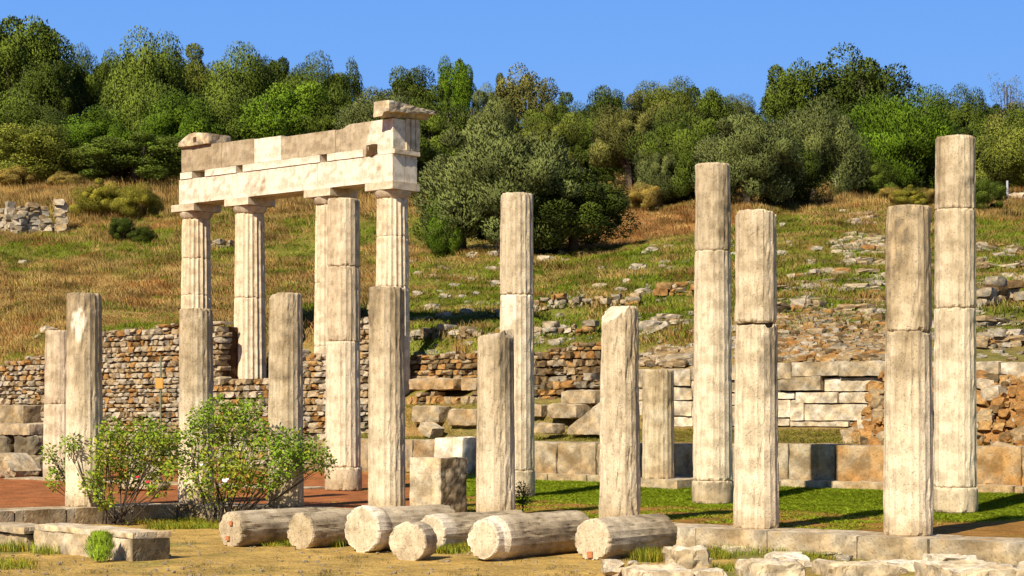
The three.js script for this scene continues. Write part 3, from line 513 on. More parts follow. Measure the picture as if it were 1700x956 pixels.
// heaps of collapsed orange rubble
function heap(label, pxA, pxB, v0, v1, hTop, seed, n, tones, sz = [.16, .42]) {
  const uA = atV(pxA, v0)[0], uB = atV(pxB, v0)[0], uc = (uA + uB) / 2, vc = (v0 + v1) / 2, t = thing('rubble_heap', label, 'rubble heap', uc, 0, vc), r = rng(seed), out = [];
  const hAt = (u, v) => hTop(850 + F * sideOf(u, v), (v - v0) / (v1 - v0));
  const N = 26, Q = 16, pos = [], idx = [], col = [], uv = [];
  for (let j = 0; j <= Q; j++) for (let i = 0; i <= N; i++) { const u = lerp(uA, uB, i / N), v = lerp(v0, v1, j / Q), y = hAt(u, v) - .12 + fbm(u * 2, v * 2, 5, 3) * .15; pos.push(u - uc, y, vc - v); col.push(...mix3([.47, .215, .055], [.38, .2, .08], clamp(.5 + fbm(u, v, 8, 3) * 1.5))); uv.push(u / 2, v / 2); }
  for (let j = 0; j < Q; j++) for (let i = 0; i < N; i++) { const a = j * (N + 1) + i; idx.push(a, a + 1, a + N + 1, a + 1, a + N + 2, a + N + 1); }
  const g = new THREE.BufferGeometry(); g.setAttribute('position', new THREE.Float32BufferAttribute(pos, 3)); g.setAttribute('color', new THREE.Float32BufferAttribute(col, 3)); g.setAttribute('uv', new THREE.Float32BufferAttribute(uv, 2)); g.setIndex(idx); g.computeVertexNormals(); part('earth', g, M.soil, t);
  for (let i = 0; i < n; i++) { const u = lerp(uA, uB, r()), v = lerp(v0, v1, r()), y = hAt(u, v), w = lerp(sz[0], sz[1], r() * r()); if (y < H(u, v) + .02) continue; out.push({ x: u - uc, y: y - .07 + r() * .06, z: vc - v, w: w * 1.25, h: w * .75, d: w, mat: pick(r, tones), geo: cobbles[Math.floor(r() * 10)], ry: r() * 6.3, rz: (r() - .5) * .7, rx: (r() - .5) * .5 }); }
  layStones(t, out);
  return t;
}
const rustTones = [['rust', .62], ['tan', .18], ['pale', .08], ['dark', .12]];
heap('slope of collapsed orange stones against the ashlar wall, left of the right hand columns', 1372, 1500, 35.1, 37.2, (px, t) => lerp(.8, 1.25, t) + sstep(1375, 1478, px) * 1.35 * t, 61, 210, rustTones, [.1, .4]);
heap('high bank of collapsed orange earth and stones at the right edge', 1560, 1790, 35.2, 37.3, (px, t) => lerp(.95, 2.35, sstep(0, .8, t)), 63, 230, rustTones, [.1, .46]);
// rubble on the slope: stones set on the ground over a field of the hill
function bankOf(label, poly, n, seed, tones, sz, name = 'rubble_bank', flat = .6) {
  const r = rng(seed), out = [], xs = poly.map(p => p[0]), ys = poly.map(p => p[1]), x0 = Math.min(...xs), x1 = Math.max(...xs), y0 = Math.min(...ys), y1 = Math.max(...ys);
  const inside = (x, y) => { let c = false; for (let i = 0, j = poly.length - 1; i < poly.length; j = i++) { const [ax, ay] = poly[i], [bx, by] = poly[j]; if ((ay > y) !== (by > y) && x < (bx - ax) * (y - ay) / (by - ay) + ax) c = !c; } return c; };
  const c0 = hillAt((x0 + x1) / 2, (y0 + y1) / 2), t = thing(name, label, 'rubble', c0.u, c0.y, c0.v);
  for (let i = 0, tries = 0; i < n && tries < n * 6; tries++) {
    const px = lerp(x0, x1, r()), py = lerp(y0, y1, r()); if (!inside(px, py)) continue; i++;
    const h = hillAt(px, py), w = lerp(sz[0], sz[1], r() * r()), ht = w * lerp(.35, flat, r());
    out.push({ x: h.u - c0.u, y: h.y - c0.y + ht * .25, z: c0.v - h.v, w: w * (1 + r() * .7), h: ht, d: w, mat: pick(r, tones), geo: rocks[Math.floor(r() * rocks.length)], ry: (r() - .5) * .9, rz: (r() - .5) * .25, rx: (r() - .5) * .3 });
  }
  layStones(t, out); return t;
}
const ruinTones = [['tan', .32], ['pale', .3], ['grey', .2], ['rust', .11], ['dark', .07]];
bankOf('steep bank of small brown rubble above the ashlar wall, between the right hand columns', [[1284, 522], [1330, 512], [1476, 528], [1476, 602], [1284, 602]], 1250, 71, [['rust', .26], ['tan', .36], ['dark', .16], ['grey', .14], ['pale', .08]], [.11, .32]);
bankOf('terraces of flat pale slabs and rubble on the slope between the right hand columns', [[1290, 470], [1330, 455], [1400, 420], [1476, 425], [1476, 530], [1285, 515]], 80, 73, ruinTones, [.1, .36], 'rubble_bank', .4);
bankOf('small rubble mound with pale stones high on the right slope', [[1375, 405], [1420, 388], [1466, 395], [1476, 425], [1395, 425]], 110, 75, ruinTones, [.16, .45]);
bankOf('rubble terraces on the slope at the right edge', [[1612, 405], [1720, 400], [1720, 600], [1615, 600]], 100, 77, ruinTones, [.1, .36], 'rubble_bank', .45);
bankOf('little heap of pale rubble below the trees between the right hand columns', [[1416, 360], [1436, 354], [1456, 362], [1456, 376], [1416, 376]], 26, 79, [['pale', .5], ['grey', .3], ['tan', .2]], [.25, .6]);
bankOf('brown rubble bank behind the short stump, left of the tall inner column', [[1080, 592], [1110, 580], [1150, 584], [1152, 608], [1070, 610]], 120, 81, [['tan', .3], ['grey', .3], ['dark', .2], ['pale', .2]], [.2, .5]);
// low ruined walls on the slope: rows of stones that follow the ground
function ruinRow(label, pts, rows, seed, tones, sz = [.16, .5], hh = .17, least = 1) {
  const r = rng(seed), out = [], c0 = hillAt(...pts[0]), t = thing('ruined_wall', label, 'ruined wall', c0.u, c0.y, c0.v), path = pts.map(p => hillAt(...p));
  for (let i = 0; i < path.length - 1; i++) {
    const a = path[i], b = path[i + 1], L = Math.hypot(b.u - a.u, b.v - a.v); let s = 0;
    const dir = Math.atan2(b.v - a.v, b.u - a.u);
    while (s < L) { const w = lerp(sz[0], sz[1], r()); const k = (s + w / 2) / L, u = lerp(a.u, b.u, k), v = lerp(a.v, b.v, k), n = least + Math.floor(r() * (rows + 1 - least)); let y = H(u, v) - .08; for (let q = 0; q < n; q++) { const h = hh * lerp(.7, 1.3, r()); out.push({ x: u - c0.u + (r() - .5) * .1, y: y - c0.y + h / 2, z: c0.v - v + (r() - .5) * .25, w: w * lerp(.8, 1.1, r()), h: h * 1.08, d: .45, mat: pick(r, tones), geo: (r() < .6 ? cobbles : rocks)[Math.floor(r() * 10)], ry: dir + (r() - .5) * .35, rz: (r() - .5) * .16 }); y += h; } s += w * lerp(.85, r() < .1 && least < 2 ? 2.2 : 1.1, r()); }
  }
  layStones(t, out); return t;
}
ruinRow('low ruined wall at mid slope right of the middle inner column', [[884, 512], [930, 509], [1000, 509], [1062, 506]], 3, 91, ruinTones, [.12, .42], .14, 2);
ruinRow('short ruined wall left of the tall inner column on the slope', [[1066, 540], [1100, 534], [1152, 534]], 2, 93, ruinTones, [.12, .4], .13);
ruinRow('upper short row of rubble left of the tall inner column', [[1092, 498], [1120, 492], [1152, 490]], 3, 95, [['tan', .4], ['rust', .3], ['dark', .2], ['pale', .1]]);
ruinRow('broken row of stones on the slope between the temple front and middle inner column', [[684, 534], [730, 529], [780, 530], [828, 526]], 2, 97, ruinTones, [.12, .38], .13);
ruinRow('lower row of pale stones below the slope left of the middle inner column', [[684, 562], [720, 557], [790, 558], [828, 552]], 2, 99, ruinTones, [.12, .38], .13);
ruinRow('row of stones right of the middle inner column above the brown bank', [[884, 562], [930, 556], [1000, 554]], 3, 103, ruinTones, [.12, .45], .14);
const slabTones = [['pale', .4], ['tan', .3], ['grey', .25], ['dark', .05]];
ruinRow('row of flat pale slabs, fourth ledge from the top between the right hand columns', [[1288, 482], [1340, 478], [1400, 482], [1476, 480]], 2, 121, slabTones, [.35, 1.2], .1);
ruinRow('low ledge of dark stones in grass between the right hand columns, above the flat slabs', [[1310, 462], [1390, 456], [1476, 464]], 2, 122, ruinTones, [.14, .45], .13);
ruinRow('broken ledge of pale stones between the right hand columns, second from the top', [[1390, 440], [1430, 436], [1476, 442]], 2, 123, slabTones, [.16, .5], .11);
ruinRow('ledge of long slabs just above the steep brown rubble between the right hand columns', [[1288, 504], [1350, 498], [1420, 503], [1476, 502]], 2, 124, slabTones, [.4, 1.3], .11);
ruinRow('lowest ledge of rubble topping the steep brown bank between the right hand columns', [[1286, 524], [1340, 515], [1400, 518], [1476, 528]], 3, 125, ruinTones, [.14, .5], .13);
ruinRow('upper ledge of pale rubble at the right edge', [[1618, 418], [1660, 414], [1720, 420]], 3, 126, slabTones, [.16, .5], .11);
ruinRow('second ledge of flat slabs at the right edge', [[1618, 446], [1660, 440], [1720, 446]], 2, 127, slabTones, [.3, 1.1], .1);
ruinRow('third ledge of stones at the right edge', [[1618, 474], [1670, 470], [1720, 474]], 2, 128, ruinTones, [.15, .55], .13);
ruinRow('fourth ledge of big dark slabs at the right edge', [[1622, 512], [1670, 500], [1720, 508]], 3, 129, [['grey', .4], ['dark', .3], ['tan', .3]], [.4, 1.1], .24);
ruinRow('fifth ledge of grey slabs at the right edge, above the long pale cap stones', [[1622, 545], [1670, 538], [1720, 540]], 3, 130, slabTones, [.35, 1.2], .12);
ruinRow('lowest ledge of brown stones at the right edge, just behind the pale cap stones', [[1622, 580], [1670, 572], [1720, 576]], 3, 131, ruinTones, [.15, .55], .13);
ruinRow('field wall of loose pale stones below the trees at the far left', [[-10, 386], [30, 388], [70, 388], [104, 390]], 6, 105, [['pale', .55], ['grey', .3], ['tan', .15]], [.22, .6], .26, 4);
ruinRow('short grey rubble wall seen between the first two temple columns', [[352, 410], [384, 412]], 3, 107, [['grey', .5], ['pale', .3], ['tan', .2]]);

// ------------------------------------------------------------------ fallen shafts and blocks in the court
// angle: how far the shaft turns from the line of sight towards the right
function fallen(o) {
  const d = dGround(o.bottom, -.3), k = d / F, D = (o.bottom - o.top) * k, r = D / 2, [u, v] = atD(o.px, d + r * .2), a = o.angle * Math.PI / 180, dx = Math.sin(a), dd = Math.cos(a), du = CA * dx - SA * dd, dv = SA * dx + CA * dd;
  const tint = marbleTint(o.seed, o.len, { top: .75, bot: .65, pat: [.36, .285, .18], lichen: .2, ground: 0, freshTo: [.46, .37, .24], ...(o.tint ?? {}) });
  const g = drumGeo({ r0: r * (o.flare ?? 1), r1: r * .97, h: o.len, seed: o.seed, flute: o.flute ?? .05, tint, wear: 1.3, rim: .022, lip: .012, collar: o.collar });
  const m = soloThing('fallen_shaft', g, M.marble, o.label, 'fallen column', u, -.3 + r * .96 - .02, v);
  m.quaternion.setFromUnitVectors(new THREE.Vector3(0, 1, 0), new THREE.Vector3(du, o.rise ?? 0, -dv).normalize());
  (o.plugs ?? []).forEach(([x, y, s]) => {   // terracotta filling of the dowel holes in the end face
    const p = part('terracotta_plug', blockGeo(s, .02, s, o.seed + x, { tint: () => [.46, .18, .08], bev: .004, amp: .002 }), M.block, m);
    const right = new THREE.Vector3(CA, 0, SA), up = new THREE.Vector3(0, 1, 0), q = m.quaternion.clone().invert(), pos = right.multiplyScalar(x).addScaledVector(up, y).applyQuaternion(q); p.position.set(pos.x, -.03, pos.z);
  });
  return m;
}
fallen({ px: 383, top: 845, bottom: 908, angle: 40, len: 1.75, seed: 51, plugs: [[.03, .1, .06], [-.06, -.12, .065]], label: 'fallen column shaft with two orange plugs in its end, leftmost of the row' });
fallen({ px: 498, top: 847, bottom: 911, angle: 38, len: 1.7, seed: 52.3, label: 'second fallen shaft from the left, weathered end face with a crack', tint: { freshTo: [.42, .33, .19] } });
fallen({ px: 600, top: 835, bottom: 917, angle: 40, len: 1.75, seed: 53.1, flare: 1, collar: (y) => y < .2 ? .0 : -.035 * sstep(.2, .3, y), label: 'thickest fallen shaft with a pale broken collar, third from the left', tint: { freshTo: [.45, .36, .21], patch: (x, y) => sstep(.22, .12, y) * .8 } });
fallen({ px: 714, top: 850, bottom: 916, angle: 40, len: 1.95, seed: 54.6, label: 'fallen shaft whose near end is hidden by a short drum', tint: { patch: (x, y) => sstep(.3, .2, y) * .7 } });
fallen({ px: 676, top: 862, bottom: 932, angle: 20, len: .42, seed: 55.9, label: 'short round drum seen end on in front of the fallen shafts', tint: { top: .4, bot: .4, freshTo: [.56, .46, .31] } });
fallen({ px: 801, top: 852, bottom: 932, angle: 38, len: 2.1, seed: 56.4, collar: (y, th) => y < .14 ? -.045 : y < .2 ? .02 : 0, label: 'long fallen shaft with a white chipped rim, right of the short drum', tint: { top: .75, bot: .6, freshTo: [.45, .36, .22], patch: (x, y) => sstep(.3, .16, y) * .9 } });
fallen({ px: 982, top: 856, bottom: 930, angle: 36, len: 1.75, seed: 57.2, plugs: [[-.02, -.19, .085]], label: 'rightmost fallen shaft with a white rimmed end and one orange plug', tint: { top: .8, bot: .4, freshTo: [.58, .48, .33] } });

function courtStone(name, label, cat, px0, py0, px1, py1, seed, o = {}) {
  const d = dGround(py1, -.3), [u, v] = atD((px0 + px1) / 2, d), w = (px1 - px0) * d / F * (o.wk ?? .9), h = Math.max(.08, (py1 - py0) * d / F * (o.hk ?? .8)), dp = o.depth ?? w * .7;
  const g = o.boulder ? null : blockGeo(w, h + .06, dp, seed, { tint: stoneTint(o.pat ?? .2, seed, { pale: o.pale ?? PALE, lichen: o.lichen ?? .3 }), bev: (o.bev ?? .05) * .7, amp: (o.amp ?? .03) * 1.25, seg: .055, top: o.top });
  if (o.boulder) { const b = soloThing(name, boulders[seed % 6], o.boulder, label, cat, u, -.3 + h * .38, v + dp * .4); b.scale.set(w, h * 1.1, dp); b.rotation.y = -.75 + (o.ry ?? 0); return b; }
  const b = soloThing(name, g, M.block, label, cat, u, -.36, v + dp * .4); b.rotation.y = -.72 + (o.ry ?? 0); if (o.rz) b.rotation.z = o.rz; return b;
}
courtStone('boulder', 'pale rounded stone at the foot of the rightmost fallen shaft', 'boulder', 978, 922, 1036, 953, 2, { boulder: R.pale[0] });
courtStone('small_stone', 'small white stone beside the pale rounded stone', 'stone', 1033, 929, 1060, 941, 3, { boulder: R.pale[0] });
courtStone('rough_block', 'rough pale block with a split front, right of the rightmost fallen shaft', 'stone block', 1084, 903, 1164, 950, 402, { bev: .07, amp: .05, pat: .35, wk: .95 });
courtStone('flat_stone', 'flat pale stone cut off by the bottom edge, left of the rough block', 'stone', 1000, 941, 1130, 964, 403, { bev: .06, depth: .7 });
courtStone('thin_slab', 'thin pale slab lying in grass behind the rough block', 'slab', 1152, 905, 1262, 918, 404, { depth: .35, bev: .03, hk: .5 });
courtStone('split_block', 'wide pale block with a lichen dark right end near the bottom edge', 'stone block', 1186, 926, 1330, 962, 405, { bev: .05, amp: .035, pat: .15, depth: .6, lichen: .5 });
courtStone('white_block', 'white block with a sloping right end behind the wide pale block', 'stone block', 1255, 914, 1332, 938, 406, { bev: .06, pat: -.1, pale: WHITE, depth: .45, top: x => clamp((x - .1) * .5, 0, .12) });
courtStone('low_slab', 'long low tan slab near the bottom edge, right of the wide pale block', 'slab', 1330, 930, 1462, 958, 407, { bev: .07, depth: .8, pat: .5 });
courtStone('broken_stone', 'white broken stone resting beside the long low tan slab', 'stone', 1424, 926, 1512, 948, 408, { bev: .08, amp: .05, pat: -.1, pale: WHITE, depth: .5, top: x => clamp((-x - .05) * .5, 0, .14) });
courtStone('flat_block', 'white flat topped block before the kerb under the two drum column', 'stone block', 1512, 917, 1611, 942, 409, { bev: .03, pat: -.05, pale: WHITE, depth: .5 });
courtStone('long_slab', 'long pale slab along the bottom right edge', 'slab', 1466, 934, 1702, 966, 410, { bev: .05, amp: .03, depth: .8, pat: .3 });
courtStone('edge_block', 'pale block cut off by the right edge', 'stone block', 1690, 928, 1740, 965, 411, { bev: .04, pat: .0, depth: .5 });
courtStone('small_block', 'small pale block at the bottom edge left of the wide pale block', 'stone block', 1130, 944, 1190, 964, 412, { bev: .06, pat: .2, depth: .4 });
courtStone('chip', 'small flat white chip between the thin slab and the kerb', 'stone', 1338, 918, 1400, 926, 4, { boulder: R.pale[1], depth: .3 });
[[1092, 950, 26], [1165, 936, 30], [1215, 916, 24], [1345, 940, 22], [1358, 912, 30], [1402, 930, 26], [1470, 922, 34], [1490, 952, 30], [1530, 946, 40], [1570, 952, 28], [1620, 944, 44], [1650, 934, 26], [1672, 948, 36], [1604, 956, 30], [1440, 956, 30], [1322, 922, 20], [1240, 936, 22], [1175, 952, 24], [1060, 956, 30], [1636, 922, 30], [1688, 920, 28], [1550, 926, 22]].forEach(([px, py, w], i) => {
  const d = dGround(py, -.3), [u, v] = atD(px, d), m = w * d / F, b = soloThing('broken_stone_piece', rocks[i % 10], R.pale[i % 3], 'small flat pale piece of broken stone among the bigger blocks at the bottom right', 'stone', u, -.29 + m * .1, v, 'small broken pieces at the bottom right');
  b.scale.set(m, m * .35, m * .7); b.rotation.y = i * 1.3;
});
{
  // hollowed block (sarcophagus-like) at the left, and its neighbour
  const t = (seed) => stoneTint(.4, seed, { pale: PALE, dark: [.36, .28, .17], lichen: .45 });
  const A = atD(222, 25.0), B = atD(57, 27.1), L = Math.hypot(A[0] - B[0], A[1] - B[1]), ang = Math.atan2(A[1] - B[1], A[0] - B[0]);
  const nrm = [Math.sin(ang), -Math.cos(ang)];   // towards the viewer
  const cu = (A[0] + B[0]) / 2 - nrm[0] * .27, cv = (A[1] + B[1]) / 2 - nrm[1] * .27;
  const s = thing('long_block', 'long stone block with a ledged front and dark rough right end, at the left front', 'stone block', cu, -.34, cv); s.rotation.y = ang;
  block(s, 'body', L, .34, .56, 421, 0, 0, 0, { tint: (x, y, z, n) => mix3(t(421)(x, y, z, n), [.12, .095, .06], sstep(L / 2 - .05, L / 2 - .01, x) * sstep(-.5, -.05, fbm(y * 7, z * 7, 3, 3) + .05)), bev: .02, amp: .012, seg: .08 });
  block(s, 'lid', L - .02, .09, .585, 423, 0, .335, -.01, { tint: stoneTint(.2, 423, { pale: PALE }), bev: .03, amp: .012, seg: .08 });
  const C2 = atD(20, 27.3), s2 = thing('broken_slab', 'broken stone slab on a low block at the far left front', 'stone block', C2[0], -.34, C2[1] + .35); s2.rotation.y = ang;
  block(s2, 'body', 1.5, .26, .5, 425, -.45, 0, 0, { tint: stoneTint(.6, 425, { lichen: .6 }), bev: .05, amp: .03 });
  block(s2, 'lid', 1.6, .1, .62, 427, -.45, .27, 0, { tint: stoneTint(.25, 427), bev: .03, amp: .015 });
}

// sign on a stake before the tall rubble wall
{
  const d = dAtV(267, 35.6), [u] = atD(267, d), y = yAt(718, d), t = thing('small_sign', 'small square ochre plate on a thin stake before the tall rubble wall', 'sign', u, y - .2, 35.6);
  const g = new THREE.CylinderGeometry(.025, .03, yAt(590, d) - y + .2, 8); g.translate(0, (yAt(590, d) - y + .2) / 2, 0);
  part('stake', boxUV(g), new THREE.MeshStandardMaterial({ name: 'weathered_green_metal', color: C(.14, .14, .07), roughness: .8 }), t);
  block(t, 'plate', .34, .31, .03, 431, 0, yAt(645, d) - y + .2, .05, { mat: new THREE.MeshStandardMaterial({ name: 'ochre_plate', color: C(.46, .24, .04), roughness: .7 }), bev: .008, amp: .002 });
}

// ------------------------------------------------------------------ foliage
const leafMat = (name, r, g, b, tr = .16) => new THREE.MeshPhysicalMaterial({ name, color: C(r, g, b), vertexColors: true, roughness: 1, specularIntensity: .12, transmission: tr, thickness: 0, side: THREE.DoubleSide });
class LeafBag {
  constructor() { this.p = []; this.n = []; this.c = []; this.i = []; }
  leaf(x, y, z, dir, nor, L, W, col, soft) {
    const b = this.p.length / 3, sx = dir[1] * nor[2] - dir[2] * nor[1], sy = dir[2] * nor[0] - dir[0] * nor[2], sz = dir[0] * nor[1] - dir[1] * nor[0], l = Math.hypot(sx, sy, sz) || 1;
    const w = W / 2 / l;
    this.p.push(x, y, z, x + dir[0] * L * .5 + sx * w, y + dir[1] * L * .5 + sy * w, z + dir[2] * L * .5 + sz * w, x + dir[0] * L, y + dir[1] * L, z + dir[2] * L, x + dir[0] * L * .5 - sx * w, y + dir[1] * L * .5 - sy * w, z + dir[2] * L * .5 - sz * w);
    for (let k = 0; k < 4; k++) { this.n.push(...soft); this.c.push(...col); }
    this.i.push(b, b + 1, b + 2, b, b + 2, b + 3);
  }
  build() { const g = new THREE.BufferGeometry(); g.setAttribute('position', new THREE.Float32BufferAttribute(this.p, 3)); g.setAttribute('normal', new THREE.Float32BufferAttribute(this.n, 3)); g.setAttribute('color', new THREE.Float32BufferAttribute(this.c, 3)); g.setIndex(this.i); return g; }
}
function onBall(r) { const z = r() * 2 - 1, a = r() * Math.PI * 2, s = Math.sqrt(1 - z * z); return [s * Math.cos(a), z, s * Math.sin(a)]; }
const unit = a => { const l = Math.hypot(...a) || 1; return [a[0] / l, a[1] / l, a[2] / l]; };
// a crown in a unit space: x, z in -1..1, y in 0..2. style: up = sprays that stand up (olive), hang = drooping sprays, ball = round leafy clumps
function crownGeo(o) {
  const r = rng(o.seed), bag = new LeafBag(), clumps = [];
  for (let i = 0; i < o.clumps; i++) {
    let q = onBall(r); if (q[1] < -.75) q[1] *= -.6; const rad = lerp(.35, .9, Math.sqrt(r())) * (1 + .22 * fbm(q[0] * 1.6 + o.seed, q[1] * 1.6, q[2] * 1.6, 2) * 2);
    const lowness = 1 + (o.skirt ?? 0) * clamp(-q[1]);
    clumps.push({ x: q[0] * rad * lowness, y: 1 + q[1] * rad * .95, z: q[2] * rad * lowness, r: lerp(o.cr[0], o.cr[1], r()), t: r(), q });
  }
  const per = Math.round(o.n / o.clumps);
  for (const c of clumps) for (let k = 0; k < per; k++) {
    const b = onBall(r), rr = c.r * lerp(.35, 1.12, Math.pow(r(), .42)), sq = o.squash ?? .85;
    const x = c.x + b[0] * rr, y = c.y + b[1] * rr * sq, z = c.z + b[2] * rr, out = unit([b[0] + c.q[0] * .4, b[1] + c.q[1] * .3 + .15, b[2] + c.q[2] * .4]);
    let dir = onBall(r); const bias = o.style === 'up' ? [out[0] * .9, .85, out[2] * .9] : o.style === 'hang' ? [out[0] * .6, -.9, out[2] * .6] : [out[0], out[1] * .6, out[2]];
    dir = unit([dir[0] * .75 + bias[0], dir[1] * .75 + bias[1], dir[2] * .75 + bias[2]]);
    const rn = onBall(r), nor = unit([rn[0] + out[0] * .8, rn[1] + out[1] * .8, rn[2] + out[2] * .8]), soft = unit([nor[0] * .3 + out[0], nor[1] * .3 + out[1], nor[2] * .3 + out[2]]);
    const L = o.leaf * lerp(.6, 1.3, r()), tone = lerp(.55, 1.25, c.t) * lerp(.82, 1.18, r()), yel = Math.max(0, r() - .8) * 2 * (o.yellow ?? .5) + (c.t > .8 ? .2 * (o.yellow ?? .5) : 0);
    bag.leaf(x, y, z, dir, nor, L, L * o.wide, [tone * (1 + yel * .9), tone * (1 + yel * .35), tone * (1 - yel * .2)], soft);
  }
  return bag.build();
}
const crowns = {
  big: [crownGeo({ seed: 21, n: 100000, clumps: 110, cr: [.11, .3], leaf: .05, wide: .3, style: 'up', skirt: .2, yellow: .3 })],
  olive: [crownGeo({ seed: 1, n: 76000, clumps: 62, cr: [.13, .36], leaf: .052, wide: .3, style: 'up', skirt: .15, yellow: .3 }), crownGeo({ seed: 2, n: 76000, clumps: 54, cr: [.14, .38], leaf: .054, wide: .3, style: 'up', skirt: .2, yellow: .4 })],
  oak: [crownGeo({ seed: 3, n: 62000, clumps: 52, cr: [.14, .36], leaf: .042, wide: .62, style: 'ball', yellow: .5 }), crownGeo({ seed: 4, n: 62000, clumps: 46, cr: [.15, .38], leaf: .043, wide: .6, style: 'ball', yellow: .7 })],
  hang: [crownGeo({ seed: 5, n: 74000, clumps: 52, cr: [.15, .36], leaf: .05, wide: .42, style: 'hang', squash: 1.2, yellow: .4 }), crownGeo({ seed: 6, n: 74000, clumps: 46, cr: [.15, .38], leaf: .05, wide: .42, style: 'hang', squash: 1.2, yellow: .4 })],
  open: [crownGeo({ seed: 7, n: 24000, clumps: 46, cr: [.13, .28], leaf: .048, wide: .55, style: 'ball', yellow: .6 })],
  sparse: [crownGeo({ seed: 8, n: 2600, clumps: 50, cr: [.12, .24], leaf: .05, wide: .4, style: 'ball', yellow: .4 })],
};
const leaves = {
  broom: leafMat('broom_leaves', .27, .24, .03), golden: leafMat('dry_golden_leaves', .38, .27, .06), grey: leafMat('olive_leaves', .155, .175, .048, .16), deep: leafMat('dark_green_leaves', .066, .09, .012), mid: leafMat('green_leaves', .112, .148, .018), bright: leafMat('bright_green_leaves', .115, .185, .012), brown: leafMat('brownish_leaves', .16, .155, .036), yellow: leafMat('yellow_green_leaves', .165, .185, .026), pale: leafMat('thin_pale_leaves', .22, .22, .16, .3),
};
const bark = new THREE.MeshStandardMaterial({ name: 'bark', color: C(.12, .09, .06), map: roughMap, bumpMap: roughBump, bumpScale: .04, roughness: 1 });
function limb(pts, r0, r1, seg = 6, n = 7) {
  const c = new THREE.CatmullRomCurve3(pts.map(p => new THREE.Vector3(...p))), g = new THREE.TubeGeometry(c, seg, 1, n), P = g.attributes.position;
  for (let j = 0; j <= seg; j++) { const q = c.getPointAt(j / seg), r = lerp(r0, r1, j / seg); for (let i = 0; i <= n; i++) { const k = j * (n + 1) + i; P.setXYZ(k, q.x + (P.getX(k) - q.x) * r, q.y + (P.getY(k) - q.y) * r, q.z + (P.getZ(k) - q.z) * r); } }
  g.computeVertexNormals(); return g;
}
const trunkGeo = mergeGeometries([limb([[0, -.4, 0], [.03, .3, .02], [-.03, .9, 0], [.02, 1.3, .03]], .13, .05), limb([[0, .35, 0], [.25, .7, .1], [.45, 1.15, .2]], .07, .025), limb([[0, .4, 0], [-.28, .75, -.1], [-.5, 1.1, -.05]], .07, .025), limb([[0, .55, 0], [.05, .9, -.3], [.15, 1.3, -.5]], .06, .02), limb([[.0, .6, 0], [-.1, 1.0, .3], [-.2, 1.35, .5]], .06, .02)]);
let treeN = 0;
// px, top row and width of the crown as surveyed, the distance, how far the crown reaches down (0 = to the ground)
function tree(px, top, wide, d, style, mat, label, o = {}) {
  top -= 4;
  const [u, v] = atD(px, d), y = H(u, v), Y = yAt(top, d), r = rng(900 + treeN * 13), w = wide * d / F / 2, list = crowns[style], h = Y - y, foot = o.foot ?? .02;
  const t = thing(o.name ?? 'tree', label, o.cat ?? 'tree', u, y, v); const turn = r() * 6.28;
  const tr = part('trunk', trunkGeo, bark, t); tr.scale.set(w * .9 * (o.thin ?? 1), h * .6, w * .9 * (o.thin ?? 1)); tr.rotation.y = turn;
  const c = part('crown', list[treeN % list.length], leaves[mat], t, 0, h * (foot - .1), 0); c.scale.set(w * 1.02, h * (1.1 - foot) / 2.02, w * (o.deep ?? 1)); c.rotation.y = turn * 1.7;
  treeN++; return t;
}
// skyline, left to right
tree(28, 14, 190, 122, 'oak', 'mid', 'tall dark oak reaching highest at the left edge');
tree(-15, 60, 150, 128, 'oak', 'deep', 'dark oak cut off by the left edge behind the tallest left tree');
tree(80, 95, 110, 118, 'oak', 'deep', 'dark tree right of the tallest tree at the left edge');
tree(137, 84, 95, 126, 'olive', 'mid', 'narrow green tree in the notch of the skyline at the left');
tree(205, 80, 90, 128, 'oak', 'mid', 'small rounded treetop on the skyline above the left clump');
tree(248, 72, 165, 116, 'hang', 'mid', 'broad feathery green tree left above the temple front');
tree(330, 84, 150, 122, 'olive', 'yellow', 'olive toned treetop on the skyline above the left end of the stone beam');
tree(402, 92, 140, 118, 'hang', 'mid', 'feathery green tree above the middle of the stone beam');
tree(452, 90, 100, 132, 'oak', 'deep', 'dark rounded treetop behind the middle of the stone beam');
tree(520, 98, 130, 118, 'olive', 'mid', 'loose green tree above the right half of the stone beam');
tree(577, 94, 66, 124, 'open', 'deep', 'slim dark tree with a gap of sky beside it, right of the loose green tree');
tree(680, 118, 110, 132, 'oak', 'deep', 'pointed dark tree on the skyline above the cornice block');
tree(758, 92, 72, 126, 'oak', 'bright', 'small upright bright tree standing up from the skyline in the middle');
tree(880, 106, 118, 128, 'open', 'brown', 'olive brown tree with an open crown on the skyline in the middle');
tree(835, 130, 70, 132, 'olive', 'grey', 'greyish treetop left of the open crowned tree');
tree(1010, 147, 90, 140, 'oak', 'deep', 'low dark treetop far off on the middle skyline');
tree(940, 160, 120, 124, 'olive', 'mid', 'green olive crown below the low dark treetop');
tree(1105, 134, 120, 120, 'olive', 'yellow', 'pale yellow green rounded tree on the skyline right of centre');
tree(1160, 138, 110, 122, 'oak', 'mid', 'rounded green tree touching the pale yellow green one');
tree(1225, 160, 90, 126, 'olive', 'grey', 'grey green treetop in the dip left of the dark right oaks');
tree(1310, 106, 130, 118, 'oak', 'mid', 'dark rounded tree left of the big open oak');
tree(1432, 73, 190, 116, 'open', 'deep', 'biggest oak of the right skyline with ragged edges');
tree(1425, 110, 150, 119, 'oak', 'mid', 'dense lower crown behind the ragged oak');
tree(1502, 152, 185, 103, 'olive', 'bright', 'bright green dense round tree left of the tallest column');
tree(1600, 156, 110, 118, 'hang', 'mid', 'feathery treetop right behind the tallest column');
tree(1560, 160, 90, 124, 'oak', 'mid', 'small treetop between the bright round tree and the tallest column');
